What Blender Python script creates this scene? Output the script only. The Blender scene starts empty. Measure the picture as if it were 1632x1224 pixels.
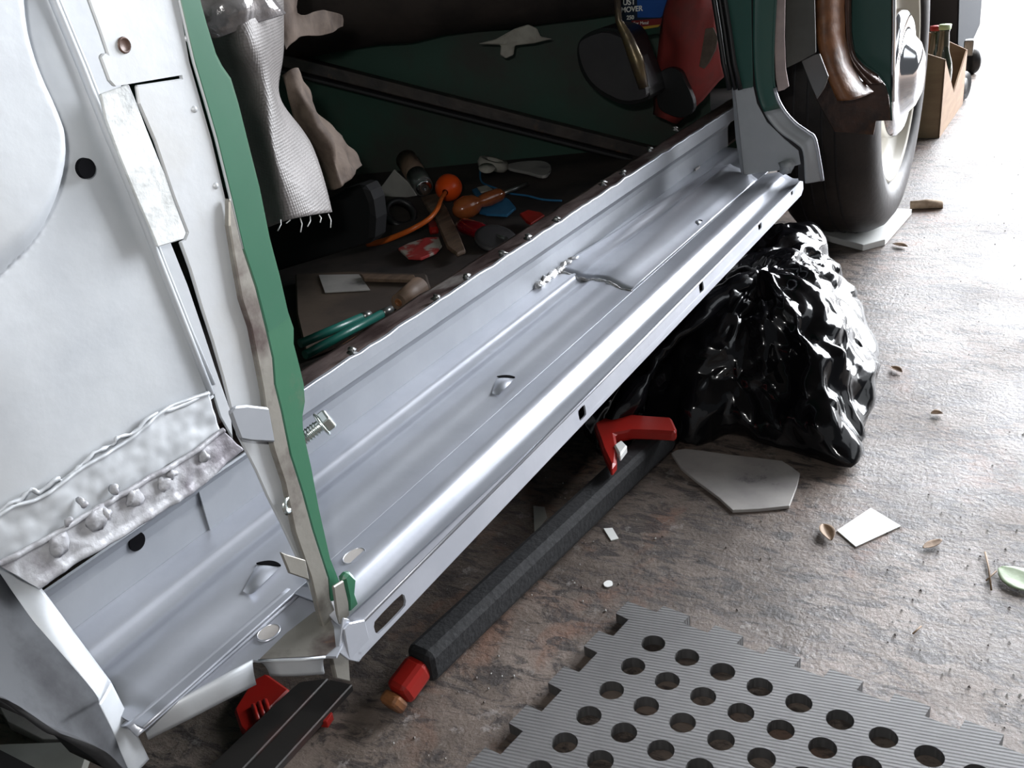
import bpy, bmesh, math, random
from mathutils import Vector, Matrix, noise
from mathutils.geometry import tessellate_polygon
random.seed(7)
SC = bpy.context.scene
COL = SC.collection

# ------------------------------------------------------------------ camera, world, lights, exposure
EYE = Vector((0, 0, .63))
FPX = 1545.9
RGT = Vector((0.49042326, -0.86473596, -0.10824395))
DWN = Vector((-0.42462321, -0.12863871, -0.89618481))
FWD = Vector((0.76103887, 0.48547277, -0.43027437))
cd = bpy.data.cameras.new('camera'); cam = bpy.data.objects.new('camera', cd); COL.objects.link(cam)
cd.sensor_width = 36; cd.lens = 36 * FPX / 1632; cd.clip_start = .02
m = Matrix.Identity(4)
for i in range(3):
    m[i][0] = RGT[i]; m[i][1] = -DWN[i]; m[i][2] = -FWD[i]; m[i][3] = EYE[i]
cam.matrix_world = m
SC.camera = cam
SC.view_settings.view_transform = 'Standard'
SC.view_settings.look = 'None'
SC.view_settings.exposure = 0.0
SC.view_settings.gamma = 1
SC.view_settings.use_curve_mapping = False
w = bpy.data.worlds.new('daylight'); SC.world = w; w.use_nodes = True
w.node_tree.nodes['Background'].inputs[0].default_value = (.86, .92, 1, 1)
w.node_tree.nodes['Background'].inputs[1].default_value = .105

def area(name, loc, target, sx, sy, power, color):
    l = bpy.data.lights.new(name, 'AREA'); l.shape = 'RECTANGLE'; l.size = sx; l.size_y = sy
    l.energy = power; l.color = color
    o = bpy.data.objects.new(name, l); COL.objects.link(o); o.location = loc
    o.rotation_euler = (Vector(target) - Vector(loc)).to_track_quat('-Z', 'Y').to_euler()
    return o
area('daylight_through_garage_door', (9.0, -2.3, 3.0), (1.4, .2, .3), 7.5, 5.0, 3500, (.92, .95, 1))
area('side_fill_light', (2.9, -3.4, 2.1), (1.0, .3, 0.1), 2.6, 1.6, 17, (.9, .95, 1))  # soft fill added for faces turned sideways; no known opening there
fl = bpy.data.lights.new('camera_flash', 'AREA'); fl.shape = 'RECTANGLE'; fl.size = .03; fl.size_y = .015; fl.energy = 2.05; fl.color = (1, .98, .95)
fo = bpy.data.objects.new('camera_flash', fl); COL.objects.link(fo)
fm = m.copy(); fm.translation = EYE + RGT * -.05 - DWN * .06; fo.matrix_world = fm
sun = bpy.data.lights.new('sun', 'SUN'); sun.energy = 11; sun.angle = .9; sun.color = (1, .97, .92)
so = bpy.data.objects.new('sun', sun); COL.objects.link(so); so.rotation_euler = (math.radians(-10), math.radians(-8), 0)

# ------------------------------------------------------------------ helpers
def ray(px, py):
    return RGT * ((px - 816) / FPX) + DWN * ((py - 612) / FPX) + FWD
def hit(px, py, ax, val):                 # where the sight line of a photo point meets a world plane
    r = ray(px, py); t = (val - EYE[ax]) / r[ax]
    return EYE + r * t
def PX(px, py, v): return hit(px, py, 0, v)
def PY(px, py, v): return hit(px, py, 1, v)
def PZ(px, py, v): return hit(px, py, 2, v)
def PN(px, py, p0, n):
    r = ray(px, py); return EYE + r * ((p0 - EYE).dot(n) / r.dot(n))
def vplane(a, b):                          # vertical plane through two points
    n = (b - a).cross(Vector((0, 0, 1))).normalized(); return a, n

WL = {}
def finish(o, label=None, cat=None, group=None, kind=None):
    if label: o['label'] = label
    if cat: o['category'] = cat
    if group: o['group'] = group
    if kind: o['kind'] = kind
    return o
def empty(name, loc, label, cat, group=None, parent=None):
    o = bpy.data.objects.new(name, None); COL.objects.link(o); o.empty_display_size = .05
    loc = Vector(loc); WL[o.name] = loc; o.location = loc
    if parent: o.parent = parent; o.location = loc - WL[parent.name]
    return finish(o, label, cat, group)
def link(name, me, mat, parent=None, smooth=False, origin=None):
    if mat and not me.materials: me.materials.append(mat)
    if smooth:
        for p in me.polygons: p.use_smooth = True
    if origin is None and len(me.vertices):
        xs = [v.co.x for v in me.vertices]; ys = [v.co.y for v in me.vertices]; zs = [v.co.z for v in me.vertices]
        origin = Vector(((min(xs) + max(xs)) / 2, (min(ys) + max(ys)) / 2, min(zs)))
    me.transform(Matrix.Translation(-origin))
    o = bpy.data.objects.new(name, me); COL.objects.link(o)
    WL[o.name] = origin.copy()
    if parent:
        o.parent = parent; o.location = origin - WL[parent.name]
    else: o.location = origin
    return o
def mesh(name, vs, fs):
    me = bpy.data.meshes.new(name); me.from_pydata([tuple(v) for v in vs], [], fs)
    bm = bmesh.new(); bm.from_mesh(me)
    bmesh.ops.remove_doubles(bm, verts=bm.verts, dist=1e-6)
    bmesh.ops.recalc_face_normals(bm, faces=bm.faces)
    bm.to_mesh(me); bm.free(); me.update(); return me
def bevel(o, wd=.001, seg=2, ang=35):
    b = o.modifiers.new('bevel', 'BEVEL'); b.width = wd; b.segments = seg; b.limit_method = 'ANGLE'; b.angle_limit = math.radians(ang)
    return o
def solid(o, th, off=0):
    s = o.modifiers.new('solid', 'SOLIDIFY'); s.thickness = th; s.offset = off; return o
def subd(o, n=1):
    s = o.modifiers.new('sub', 'SUBSURF'); s.levels = n; s.render_levels = n; return o

def sheet(name, pts, th, mat, parent=None, holes=(), bev=.0006, away=None):
    """plate with the given 3-D outline; its thickness goes away from the eye"""
    n = Vector((0, 0, 0)); k = len(pts)
    for i in range(k): n += (pts[i] - pts[0]).cross(pts[(i + 1) % k] - pts[0])
    n.normalize()
    c = sum(pts, Vector()) / k
    if away is None: away = n if n.dot(c - EYE) > 0 else -n
    loops = [pts] + [list(h) for h in holes]
    flat = [p for l in loops for p in l]; N = len(flat)
    tris = tessellate_polygon(loops)
    vs = flat + [p + away * th for p in flat]
    fs = [tuple(t) for t in tris] + [tuple(i + N for i in reversed(t)) for t in tris]
    s = 0
    for l in loops:
        L = len(l)
        for i in range(L):
            a, b = s + i, s + (i + 1) % L
            fs.append((a, b, b + N, a + N))
        s += L
    me = mesh(name, vs, fs)
    o = link(name, me, mat, parent)
    if bev: bevel(o, bev, 1)
    return o
def sm(pts, n=4, closed=True):
    """smooth a traced outline"""
    pts = [Vector(p) for p in pts]; out = []; k = len(pts)
    rng = range(k if closed else k - 1)
    for i in rng:
        p0 = pts[(i - 1) % k] if closed or i else pts[i]
        p1, p2 = pts[i], pts[(i + 1) % k]
        p3 = pts[(i + 2) % k] if closed or i + 2 < k else p2
        for j in range(n):
            t = j / n
            out.append(.5 * ((2 * p1) + (p2 - p0) * t + (2 * p0 - 5 * p1 + 4 * p2 - p3) * t * t + (3 * p1 - p0 - 3 * p2 + p3) * t ** 3))
    if not closed: out.append(pts[-1])
    return out
def grid(name, rows, mat, parent=None, th=0, smooth=True, off=0, close=False):
    nr, nc = len(rows), len(rows[0]); vs = [p for r in rows for p in r]; fs = []
    for i in range(nr - 1):
        for j in range(nc - (0 if close else 1)):
            a, b = i * nc + j, i * nc + (j + 1) % nc
            fs.append((a, b, b + nc, a + nc))
    me = mesh(name, vs, fs); o = link(name, me, mat, parent, smooth)
    if th: solid(o, th, off)
    return o
def tube(name, pts, rad, mat, parent=None, seg=12, caps=True, smooth=True, flat=1.0, up=None):
    pts = [Vector(p) for p in pts]; n = len(pts)
    R = rad if isinstance(rad, (list, tuple)) else [rad] * n
    vs, fs = [], []
    t0 = (pts[1] - pts[0]).normalized(); a = (up or (Vector((0, 0, 1)) if abs(t0.z) < .9 else Vector((1, 0, 0))))
    for i, p in enumerate(pts):
        t = (pts[min(i + 1, n - 1)] - pts[max(i - 1, 0)]).normalized()
        u = (a - t * a.dot(t)).normalized(); v = t.cross(u); a = u
        for k in range(seg):
            q = 2 * math.pi * k / seg
            vs.append(p + (u * math.sin(q) * flat + v * math.cos(q)) * R[i])
    for i in range(n - 1):
        for k in range(seg):
            k2 = (k + 1) % seg
            fs.append((i * seg + k, i * seg + k2, (i + 1) * seg + k2, (i + 1) * seg + k))
    if caps:
        fs.append(tuple(range(seg))); fs.append(tuple((n - 1) * seg + k for k in reversed(range(seg))))
    me = mesh(name, vs, fs); o = link(name, me, mat, parent)
    if smooth:
        for pl in o.data.polygons: pl.use_smooth = len(pl.vertices) < 5
    return o
def lathe(name, prof, c, axis, mat, parent=None, seg=48, smooth=True):
    """prof: (radius, distance along axis)"""
    ax = Vector(axis).normalized(); a = Vector((0, 0, 1)) if abs(ax.z) < .9 else Vector((1, 0, 0))
    u = (a - ax * a.dot(ax)).normalized(); v = ax.cross(u); c = Vector(c)
    vs, fs = [], []
    for r, h in prof:
        for k in range(seg):
            q = 2 * math.pi * k / seg
            vs.append(c + ax * h + (u * math.cos(q) + v * math.sin(q)) * max(r, 1e-7))
    for i in range(len(prof) - 1):
        for k in range(seg):
            k2 = (k + 1) % seg
            fs.append((i * seg + k, i * seg + k2, (i + 1) * seg + k2, (i + 1) * seg + k))
    me = mesh(name, vs, fs)
    return link(name, me, mat, parent, smooth)
def box(name, c, d, mat, parent=None, rz=0, bev=.002, rot=None):
    c = Vector(c); M = rot if rot else Matrix.Rotation(rz, 3, 'Z')
    vs = [c + M @ Vector((sx * d[0] / 2, sy * d[1] / 2, sz * d[2] / 2)) for sx in (-1, 1) for sy in (-1, 1) for sz in (-1, 1)]
    fs = [(0, 1, 3, 2), (4, 6, 7, 5), (0, 4, 5, 1), (2, 3, 7, 6), (0, 2, 6, 4), (1, 5, 7, 3)]
    o = link(name, mesh(name, vs, fs), mat, parent)
    if bev: bevel(o, bev, 2)
    return o
def wrinkle(o, amp, scale, seed=0, ridged=False, sub=0):
    me = o.data
    if sub:
        bm = bmesh.new(); bm.from_mesh(me); bmesh.ops.subdivide_edges(bm, edges=bm.edges, cuts=sub, use_grid_fill=True); bm.to_mesh(me); bm.free()
    me.update()
    sv = Vector((seed * 3.1, seed * 1.7, seed))
    ns = [v.normal.copy() for v in me.vertices]
    for v, nn in zip(me.vertices, ns):
        p = v.co * scale + sv
        q = noise.noise(p)
        if ridged: q = .5 - abs(q) * 2
        v.co += nn * q * amp
    me.update(); return o
def loop(pts, f): return [f(*p) for p in pts]
def circle3(c, u, v, r, n=16, ry=None):
    return [c + u * (r * math.cos(2 * math.pi * k / n)) + v * ((ry or r) * math.sin(2 * math.pi * k / n)) for k in range(n)]

# ------------------------------------------------------------------ materials
def material(name, base, rough=.5, metal=0, c2=None, scale=8, lo=.4, hi=.6, bump=0, bscale=60, spec=.5, c3=None, s3=30, lo3=.6, hi3=.75, coat=0, detail=6, trans=0, stretch=None, rough2=None):
    mt = bpy.data.materials.new(name); mt.use_nodes = True; nt = mt.node_tree; N = nt.nodes; L = nt.links
    b = N['Principled BSDF']; b.inputs['Roughness'].default_value = rough; b.inputs['Metallic'].default_value = metal
    b.inputs['Specular IOR Level'].default_value = spec; b.inputs['Coat Weight'].default_value = coat
    b.inputs['Transmission Weight'].default_value = trans
    b.inputs['Base Color'].default_value = (*base, 1)
    tc = N.new('ShaderNodeTexCoord'); mp = N.new('ShaderNodeMapping'); L.new(tc.outputs['Object'], mp.inputs[0])
    if stretch: mp.inputs['Scale'].default_value = stretch
    col = None
    def ramped(sc, lo_, hi_):
        n = N.new('ShaderNodeTexNoise'); n.inputs['Scale'].default_value = sc; n.inputs['Detail'].default_value = detail; n.inputs['Roughness'].default_value = .6
        L.new(mp.outputs[0], n.inputs[0]); r = N.new('ShaderNodeMapRange'); r.inputs[1].default_value = lo_; r.inputs[2].default_value = hi_
        L.new(n.outputs[0], r.inputs[0]); return r.outputs[0]
    if c2:
        mx = N.new('ShaderNodeMix'); mx.data_type = 'RGBA'; mx.inputs[6].default_value = (*base, 1); mx.inputs[7].default_value = (*c2, 1)
        fac = ramped(scale, lo, hi); L.new(fac, mx.inputs[0]); col = mx.outputs[2]
        if rough2 is not None:
            rr = N.new('ShaderNodeMapRange'); rr.inputs[3].default_value = rough; rr.inputs[4].default_value = rough2
            L.new(fac, rr.inputs[0]); L.new(rr.outputs[0], b.inputs['Roughness'])
    if c3:
        mx = N.new('ShaderNodeMix'); mx.data_type = 'RGBA'
        if col: L.new(col, mx.inputs[6])
        else: mx.inputs[6].default_value = (*base, 1)
        mx.inputs[7].default_value = (*c3, 1); L.new(ramped(s3, lo3, hi3), mx.inputs[0]); col = mx.outputs[2]
    if col: L.new(col, b.inputs['Base Color'])
    if bump:
        n = N.new('ShaderNodeTexNoise'); n.inputs['Scale'].default_value = bscale; n.inputs['Detail'].default_value = 5; L.new(mp.outputs[0], n.inputs[0])
        bp = N.new('ShaderNodeBump'); bp.inputs['Strength'].default_value = bump; bp.inputs['Distance'].default_value = .002
        L.new(n.outputs[0], bp.inputs['Height']); L.new(bp.outputs[0], b.inputs['Normal'])
    return mt
M = {}
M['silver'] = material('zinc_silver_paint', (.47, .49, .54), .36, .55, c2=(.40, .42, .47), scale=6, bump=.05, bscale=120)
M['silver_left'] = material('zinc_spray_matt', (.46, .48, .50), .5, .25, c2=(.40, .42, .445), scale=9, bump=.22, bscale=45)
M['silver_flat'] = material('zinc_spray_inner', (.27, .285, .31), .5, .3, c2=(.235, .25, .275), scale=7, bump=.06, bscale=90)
M['oversprayed'] = material('speckled_overspray', (.62, .64, .64), .6, .2, c2=(.22, .22, .21), scale=26, lo=.45, hi=.72, bump=.35, bscale=160)
M['hem'] = material('lumpy_welded_hem', (.36, .365, .385), .55, .1, c2=(.18, .17, .19), scale=22, lo=.45, hi=.62, bump=.6, bscale=130)
M['post_paint'] = material('patchy_primer', (.45, .47, .49), .5, .2, c2=(.42, .42, .41), scale=12, lo=.5, hi=.75, bump=.15, bscale=70)
M['bare_steel'] = material('bare_grey_steel', (.235, .225, .20), .45, .4, c2=(.085, .062, .058), scale=14, lo=.5, hi=.62, bump=.25, bscale=80, c3=(.25, .12, .06), s3=22, lo3=.62, hi3=.75)
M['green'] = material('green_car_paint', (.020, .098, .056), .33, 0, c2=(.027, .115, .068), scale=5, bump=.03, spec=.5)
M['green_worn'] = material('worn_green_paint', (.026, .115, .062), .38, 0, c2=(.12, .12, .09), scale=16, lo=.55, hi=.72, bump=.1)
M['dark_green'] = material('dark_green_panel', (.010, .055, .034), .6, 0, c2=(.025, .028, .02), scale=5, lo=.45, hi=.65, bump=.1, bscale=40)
M['teal'] = material('teal_green_paint', (.03, .095, .08), .35, 0, c2=(.06, .085, .07), scale=9, lo=.5, hi=.8, bump=.05)
M['rust'] = material('rust_brown', (.10, .055, .04), .45, .2, c2=(.03, .022, .02), scale=14, lo=.4, hi=.6, bump=.5, bscale=60, c3=(.28, .12, .05), s3=9, lo3=.55, hi3=.75)
M['rust_orange'] = material('rust_wax_orange', (.26, .105, .04), .42, 0, c2=(.09, .04, .022), scale=16, lo=.42, hi=.6, bump=.9, bscale=60, coat=.1)
M['rusty_flange'] = material('scraped_rusty_flange', (.26, .20, .19), .35, .5, c2=(.09, .06, .058), scale=22, lo=.4, hi=.6, bump=.5, bscale=110, c3=(.45, .42, .40), s3=16, lo3=.58, hi3=.68, stretch=(.5, 1, 1))
M['weld'] = material('weld_bead', (.55, .56, .57), .35, .55, c2=(.25, .24, .23), scale=90, lo=.45, hi=.6, bump=.9, bscale=180)
M['under_dark'] = material('underseal_and_groove_shade', (.015, .014, .016), .6, 0, bump=.4, bscale=50)
M['rubber'] = material('black_rubber', (.012, .012, .013), .45, 0, bump=.2, bscale=90)
M['tyre'] = material('tyre_rubber', (.014, .012, .012), .55, 0, c2=(.028, .022, .02), scale=8, bump=.3, bscale=60)
M['cream'] = material('cream_wheel_paint', (.40, .37, .30), .45, 0, c2=(.28, .25, .19), scale=10, lo=.55, hi=.8)
M['chrome'] = material('chrome', (.8, .8, .82), .08, 1)
M['zinc'] = material('zinc_bolt', (.62, .68, .66), .25, .9, bump=.1)
M['bin'] = material('black_polythene', (.004, .004, .005), .13, 0, bump=.15, bscale=40, spec=.5, coat=0)
M['red'] = material('red_paint', (.33, .012, .008), .4, 0, c2=(.28, .015, .01), scale=12, bump=.1)
M['foam_black'] = material('black_foam_sleeve', (.008, .0085, .010), .75, 0, bump=.5, bscale=160)
M['dark_steel'] = material('dark_steel_rail', (.045, .042, .04), .4, .4, c2=(.10, .035, .03), scale=7, lo=.5, hi=.7, bump=.15)
M['card'] = material('brown_cardboard', (.36, .24, .15), .8, 0, c2=(.30, .19, .12), scale=9, bump=.1, stretch=(1, 1, 5))
M['card_dark'] = material('grubby_cardboard', (.10, .07, .05), .8, 0, c2=(.05, .035, .028), scale=8)
M['white_paper'] = material('white_card', (.85, .86, .84), .6, 0)
M['grey_white'] = material('grubby_white_plastic', (.42, .40, .38), .5, 0, c2=(.33, .31, .30), scale=14, c3=(.06, .055, .07), s3=16, lo3=.60, hi3=.72, bump=.1)
M['grey_board'] = material('grey_board', (.38, .38, .35), .7, 0, c2=(.30, .30, .27), scale=10)
M['woven'] = material('woven_polypropylene', (.19, .175, .17), .5, 0, c2=(.14, .13, .125), scale=16, bump=.3, bscale=40)
M['tape'] = material('clear_shiny_tape', (.30, .29, .29), .12, .3, c2=(.12, .11, .11), scale=14, bump=.7, bscale=60)
M['brown_cloth'] = material('dusty_brown_cloth', (.125, .09, .068), .8, 0, c2=(.06, .04, .03), scale=26, bump=.6, bscale=70)
M['red_cloth'] = material('dusty_red_cloth', (.26, .03, .025), .75, 0, c2=(.16, .035, .03), scale=14, bump=.3, bscale=60, c3=(.34, .05, .02), s3=7, lo3=.55, hi3=.7)
M['void'] = material('unlit_hollow', (.004, .004, .005), .95, 0, spec=.05)
M['black'] = material('black_plastic', (.008, .008, .009), .4, 0, bump=.1)
M['dark_grey'] = material('dark_grey_plastic', (.045, .042, .045), .5, 0, c2=(.035, .032, .036), scale=12, bump=.1)
M['carpet'] = material('dark_brown_trim', (.055, .042, .037), .8, 0, c2=(.02, .016, .016), scale=6, bump=.4, bscale=40)
M['orange'] = material('orange_rubber', (.80, .085, .01), .3, 0)
M['orange2'] = material('orange_tube', (.62, .13, .02), .35, 0)
M['blue'] = material('blue_paper', (.03, .16, .33), .5, 0, c2=(.05, .22, .42), scale=20)
M['label_blue'] = material('blue_label', (.02, .09, .36), .35, 0)
M['label_dark'] = material('dark_label', (.015, .022, .045), .35, 0)
M['label_red'] = material('red_label', (.22, .03, .03), .35, 0)
M['yellow'] = material('yellow_band', (.55, .36, .05), .4, 0)
M['print'] = material('pale_print', (.98, .96, .90), .5, 0)
M['amber'] = material('amber_plastic', (.34, .09, .025), .2, 0, coat=.5, c2=(.22, .06, .02), scale=20)
M['ruby'] = material('ruby_plastic', (.20, .004, .012), .1, 0, coat=1)
M['wood'] = material('old_wood', (.17, .11, .075), .6, 0, c2=(.10, .065, .045), scale=14, stretch=(1, 6, 1), bump=.2)
M['steel'] = material('dull_steel', (.30, .31, .30), .3, .8, c2=(.16, .16, .16), scale=20)
M['pink'] = material('pinkish_primer', (.50, .40, .38), .6, 0, c2=(.40, .32, .31), scale=30, bump=.1)
M['cab_grey'] = material('grey_cabinet_steel', (.024, .028, .034), .85, 0, spec=.1)
M['white_rub'] = material('off_white_rag', (.42, .40, .35), .8, 0, c2=(.30, .28, .24), scale=25, bump=.6, bscale=50)
M['pale_wood'] = material('pale_rotten_wood', (.55, .42, .30), .8, 0, c2=(.40, .28, .18), scale=60, bump=.5)
M['leaf'] = material('dry_leaf', (.30, .20, .12), .7, 0, c2=(.18, .11, .06), scale=40, bump=.4)
M['leaf_green'] = material('pale_green_leaf', (.34, .42, .27), .6, 0, c2=(.24, .32, .18), scale=40, bump=.4)
M['green_pen'] = material('green_wax', (.01, .10, .08), .35, 0)
M['glass_bottle'] = material('dark_bottle_glass', (.02, .03, .015), .12, 0, coat=.6)
M['green_cap'] = material('pale_green_cap', (.50, .62, .33), .5, 0)
M['wallm'] = material('painted_block_wall', (.10, .10, .10), .9, 0, bump=.4, bscale=20)
M['roofm'] = material('dark_roof_boards', (.06, .055, .05), .9, 0)

def floor_material():
    mt = bpy.data.materials.new('stained_concrete'); mt.use_nodes = True; nt = mt.node_tree; N = nt.nodes; L = nt.links
    b = N['Principled BSDF']
    tc = N.new('ShaderNodeTexCoord')
    def nz(sc, det=6, ro=.6, st=None, dist=0):
        mp = N.new('ShaderNodeMapping'); L.new(tc.outputs['Object'], mp.inputs[0])
        if st: mp.inputs['Scale'].default_value = st
        if st: mp.inputs['Rotation'].default_value = (0, 0, math.radians(38))
        n = N.new('ShaderNodeTexNoise'); n.inputs['Scale'].default_value = sc; n.inputs['Detail'].default_value = det; n.inputs['Roughness'].default_value = ro
        n.inputs['Distortion'].default_value = dist
        L.new(mp.outputs[0], n.inputs[0]); return n.outputs[0]
    def rg(s, a, c, x=0, y=1):
        r = N.new('ShaderNodeMapRange'); r.inputs[1].default_value = a; r.inputs[2].default_value = c; r.inputs[3].default_value = x; r.inputs[4].default_value = y
        L.new(s, r.inputs[0]); return r.outputs[0]
    def mix(f, a, c):
        x = N.new('ShaderNodeMix'); x.data_type = 'RGBA'; L.new(f, x.inputs[0])
        for k, v in ((6, a), (7, c)):
            if isinstance(v, tuple): x.inputs[k].default_value = (*v, 1)
            else: L.new(v, x.inputs[k])
        return x.outputs[2]
    c = mix(rg(nz(4.5, 8, .7), .42, .60), (.215, .172, .145), (.100, .078, .064))
    c = mix(rg(nz(7, st=(1, 1, 1), dist=.6), .56, .7, 0, .7), c, (.19, .085, .05))
    c = mix(rg(nz(24, 9, .75, st=(2.4, .9, 1), dist=.8), .48, .58, 0, .9), c, (.040, .034, .033))
    c = mix(rg(nz(45, 8, .75), .58, .66, 0, .6), c, (.30, .275, .26))
    c = mix(rg(nz(120, 4, .7), .64, .72, 0, .85), c, (.025, .022, .022))
    L.new(c, b.inputs['Base Color'])
    L.new(rg(nz(5, 5), .35, .65, .42, .62), b.inputs['Roughness'])
    b.inputs['Specular IOR Level'].default_value = .5
    add = N.new('ShaderNodeMath'); add.operation = 'ADD'
    L.new(nz(30, 10, .8, st=(1.4, .9, 1), dist=.4), add.inputs[0]); L.new(rg(nz(170, 4), .3, .7, 0, .35), add.inputs[1])
    bp = N.new('ShaderNodeBump'); bp.inputs['Strength'].default_value = .5; bp.inputs['Distance'].default_value = .0035
    L.new(add.outputs[0], bp.inputs['Height']); L.new(bp.outputs[0], b.inputs['Normal'])
    return mt
M['floor'] = floor_material()
def mat_material(direction):
    mt = material('grey_ribbed_foam', (.13, .128, .128), .5, 0, c2=(.10, .098, .098), scale=9)
    nt = mt.node_tree; N = nt.nodes; L = nt.links; b = N['Principled BSDF']
    tc = N.new('ShaderNodeTexCoord'); mp = N.new('ShaderNodeMapping'); mp.inputs['Rotation'].default_value = (0, 0, direction)
    L.new(tc.outputs['Object'], mp.inputs[0])
    wv = N.new('ShaderNodeTexWave'); wv.inputs['Scale'].default_value = 88; wv.inputs['Distortion'].default_value = 1.2; wv.inputs['Detail Scale'].default_value = 60
    L.new(mp.outputs[0], wv.inputs[0])
    bp = N.new('ShaderNodeBump'); bp.inputs['Strength'].default_value = .8; bp.inputs['Distance'].default_value = .0012
    L.new(wv.outputs[0], bp.inputs['Height']); L.new(bp.outputs[0], b.inputs['Normal'])
    return mt
# woven cross pattern on the sack
def weave(mt, s=150, st=.6):
    nt = mt.node_tree; N = nt.nodes; L = nt.links; b = N['Principled BSDF']
    tc = N.new('ShaderNodeTexCoord'); ck = N.new('ShaderNodeTexVoronoi'); ck.inputs['Scale'].default_value = s; ck.inputs['Randomness'].default_value = .15
    L.new(tc.outputs['Object'], ck.inputs[0])
    bp = N.new('ShaderNodeBump'); bp.inputs['Strength'].default_value = st; bp.inputs['Distance'].default_value = .003
    L.new(ck.outputs[0], bp.inputs['Height']); L.new(bp.outputs[0], b.inputs['Normal'])
weave(M['woven'], 420, .25)

# ------------------------------------------------------------------ the setting
finish(sheet('floor', [Vector((-4, -5, 0)), Vector((14, -5, 0)), Vector((14, 4.2, 0)), Vector((-4, 4.2, 0))], .1, M['floor'], bev=0, away=Vector((0, 0, -1))), kind='structure')
finish(box('wall_left', (1.5, 4.1, 1.3), (8, .15, 2.6), M['wallm'], bev=0), kind='structure')
finish(box('wall_back', (-2.5, 0, 1.3), (.15, 8.35, 2.6), M['wallm'], bev=0), kind='structure')
finish(box('ceiling', (.4, 1.0, 2.9), (5.9, 6.3, .12), M['roofm'], bev=0), kind='structure')

# ------------------------------------------------------------------ the car
CAR = empty('car', (1.0, 1.0, 0), 'green classic car with its outer sill cut away and silver sprayed door opening', 'car')
H0 = .63
def K(k, y): return (y, H0 + k * y)     # height at which a sill line of slope k passes over distance y
def profile_strip(name, prof, x0, x1, mat, parent, th=.0016, nx=2, smooth=True, xs=None):
    rows = []
    xs = xs or [x0 + (x1 - x0) * i / (nx - 1) for i in range(nx)]
    for x in xs:
        rows.append([Vector((x(y, z) if callable(x) else x, y, z)) for y, z in prof])
    return grid(name, rows, mat, parent, th=th, smooth=smooth, off=0)
def fine(prof, n=6):
    p = sm([Vector((a, b, 0)) for a, b in prof], n, closed=False)
    return [(q.x, q.y) for q in p]

# inner sill: top lip and upright wall
XL, XR = .20, 1.50
inner = empty('inner_sill', (.8, .49, .25), None, None, parent=CAR)
lip = [K(-.653, .4945), K(-.6515, .4925), K(-.634, .4925), K(-.6155, .4928)]
rows = []
for i in range(90):
    x = .43 + (XR + .12 - .43) * i / 89
    jag = .0016 * noise.noise(Vector((x * 40, 0, 0))) + .0012 * noise.noise(Vector((x * 110, 3, 0)))
    r = [Vector((x, *q)) for q in lip[:3]]
    y, z = lip[3]; r.append(Vector((x, y, z + jag))); r.append(Vector((x, y + .002, z + jag + .0005)))
    rows.append(r)
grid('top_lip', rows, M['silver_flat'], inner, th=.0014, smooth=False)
tube('lip_edge', [q[3] for q in rows], .0011, M['silver'], inner, seg=6)
rows = []
for i in range(70):
    x = .43 + (XR + .12 - .43) * i / 69
    a = K(-.6155, .4935); b = K(-.583, .530)
    rows.append([Vector((x, a[0] + (b[0] - a[0]) * t, a[1] + (b[1] - a[1]) * t - .001 + .0018 * noise.noise(Vector((x * 30, t * 3, 1))))) for t in (0, .3, .6, .9, 1)])
grid('rusty_flange', rows, M['rusty_flange'], inner, th=.0018)
# little lumps of weld along the lip
for px, py, s in ((800, 405, 5), (840, 378, 6), (885, 350, 5), (742, 442, 6), (695, 475, 5), (960, 292, 5), (992, 275, 4), (1035, 238, 5), (1075, 205, 4), (560, 560, 4)):
    s *= .34; p = hit(px, py, 1, .497)
    a = lathe('weld_lump', [(0, .0), (.004, .0005), (.006 * s / 5, .002), (.004, .0042), (0, .005)], p - Vector((0, 0, .002)), (0, -.3, 1), M['steel'], inner, seg=12)
    wrinkle(a, .003, 300, px)
wall = fine([K(-.651, .4925), K(-.66, .500), K(-.69, .5005), K(-.722, .5)], 2)
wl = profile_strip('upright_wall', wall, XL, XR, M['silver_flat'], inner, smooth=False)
# drain hole and lap joint of the wall, left of the door post
hc = PY(218, 863, .499)
lathe('drain_hole', [(0, .0006), (.0062, .0006), (.0064, 0)], hc, (0, -1, 0), M['void'], inner, seg=24, smooth=False)
a, b = PY(312, 766, .4985), PY(336, 845, .4985)
box('lap_plate', (a + b) / 2 + Vector((.034, 0, -.001)), (.07, .0015, (a - b).length * .92), M['silver_flat'], inner, bev=.0003)
box('paper_tag', PY(1112, 276, .497), (.02, .001, .018), M['grey_white'], inner, bev=0)

# sill floor
sfl = [K(-.722, .4995), K(-.729, .4955), K(-.738, .490), K(-.749, .484), K(-.7575, .479), K(-.772, .474), K(-.7885, .467), K(-.797, .460), K(-.804, .453), K(-.816, .446), K(-.831, .438), K(-.85, .430), K(-.878, .420), K(-.905, .409), K(-.921, .4015)]
prof = fine(sfl, 4)
xs = [.222 + i * (1.49 - .222) / 64 for i in range(65)]
sill = empty('sill', (.8, .42, .236), None, None, parent=CAR)
rows = []
for x in xs:
    r = []
    for y, z in prof:
        # the pressed floor fans out towards its rear end
        rows_x = x
        e = max(0, (.36 - x) / .14)
        zz = z - .004 * e * math.sin(min(1, max(0, (.485 - y) / .04)) * math.pi) - .0
        r.append(Vector((rows_x, y, zz)))
    rows.append(r)
grid('sill_floor', rows, M['silver'], sill, th=.0016)
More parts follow.
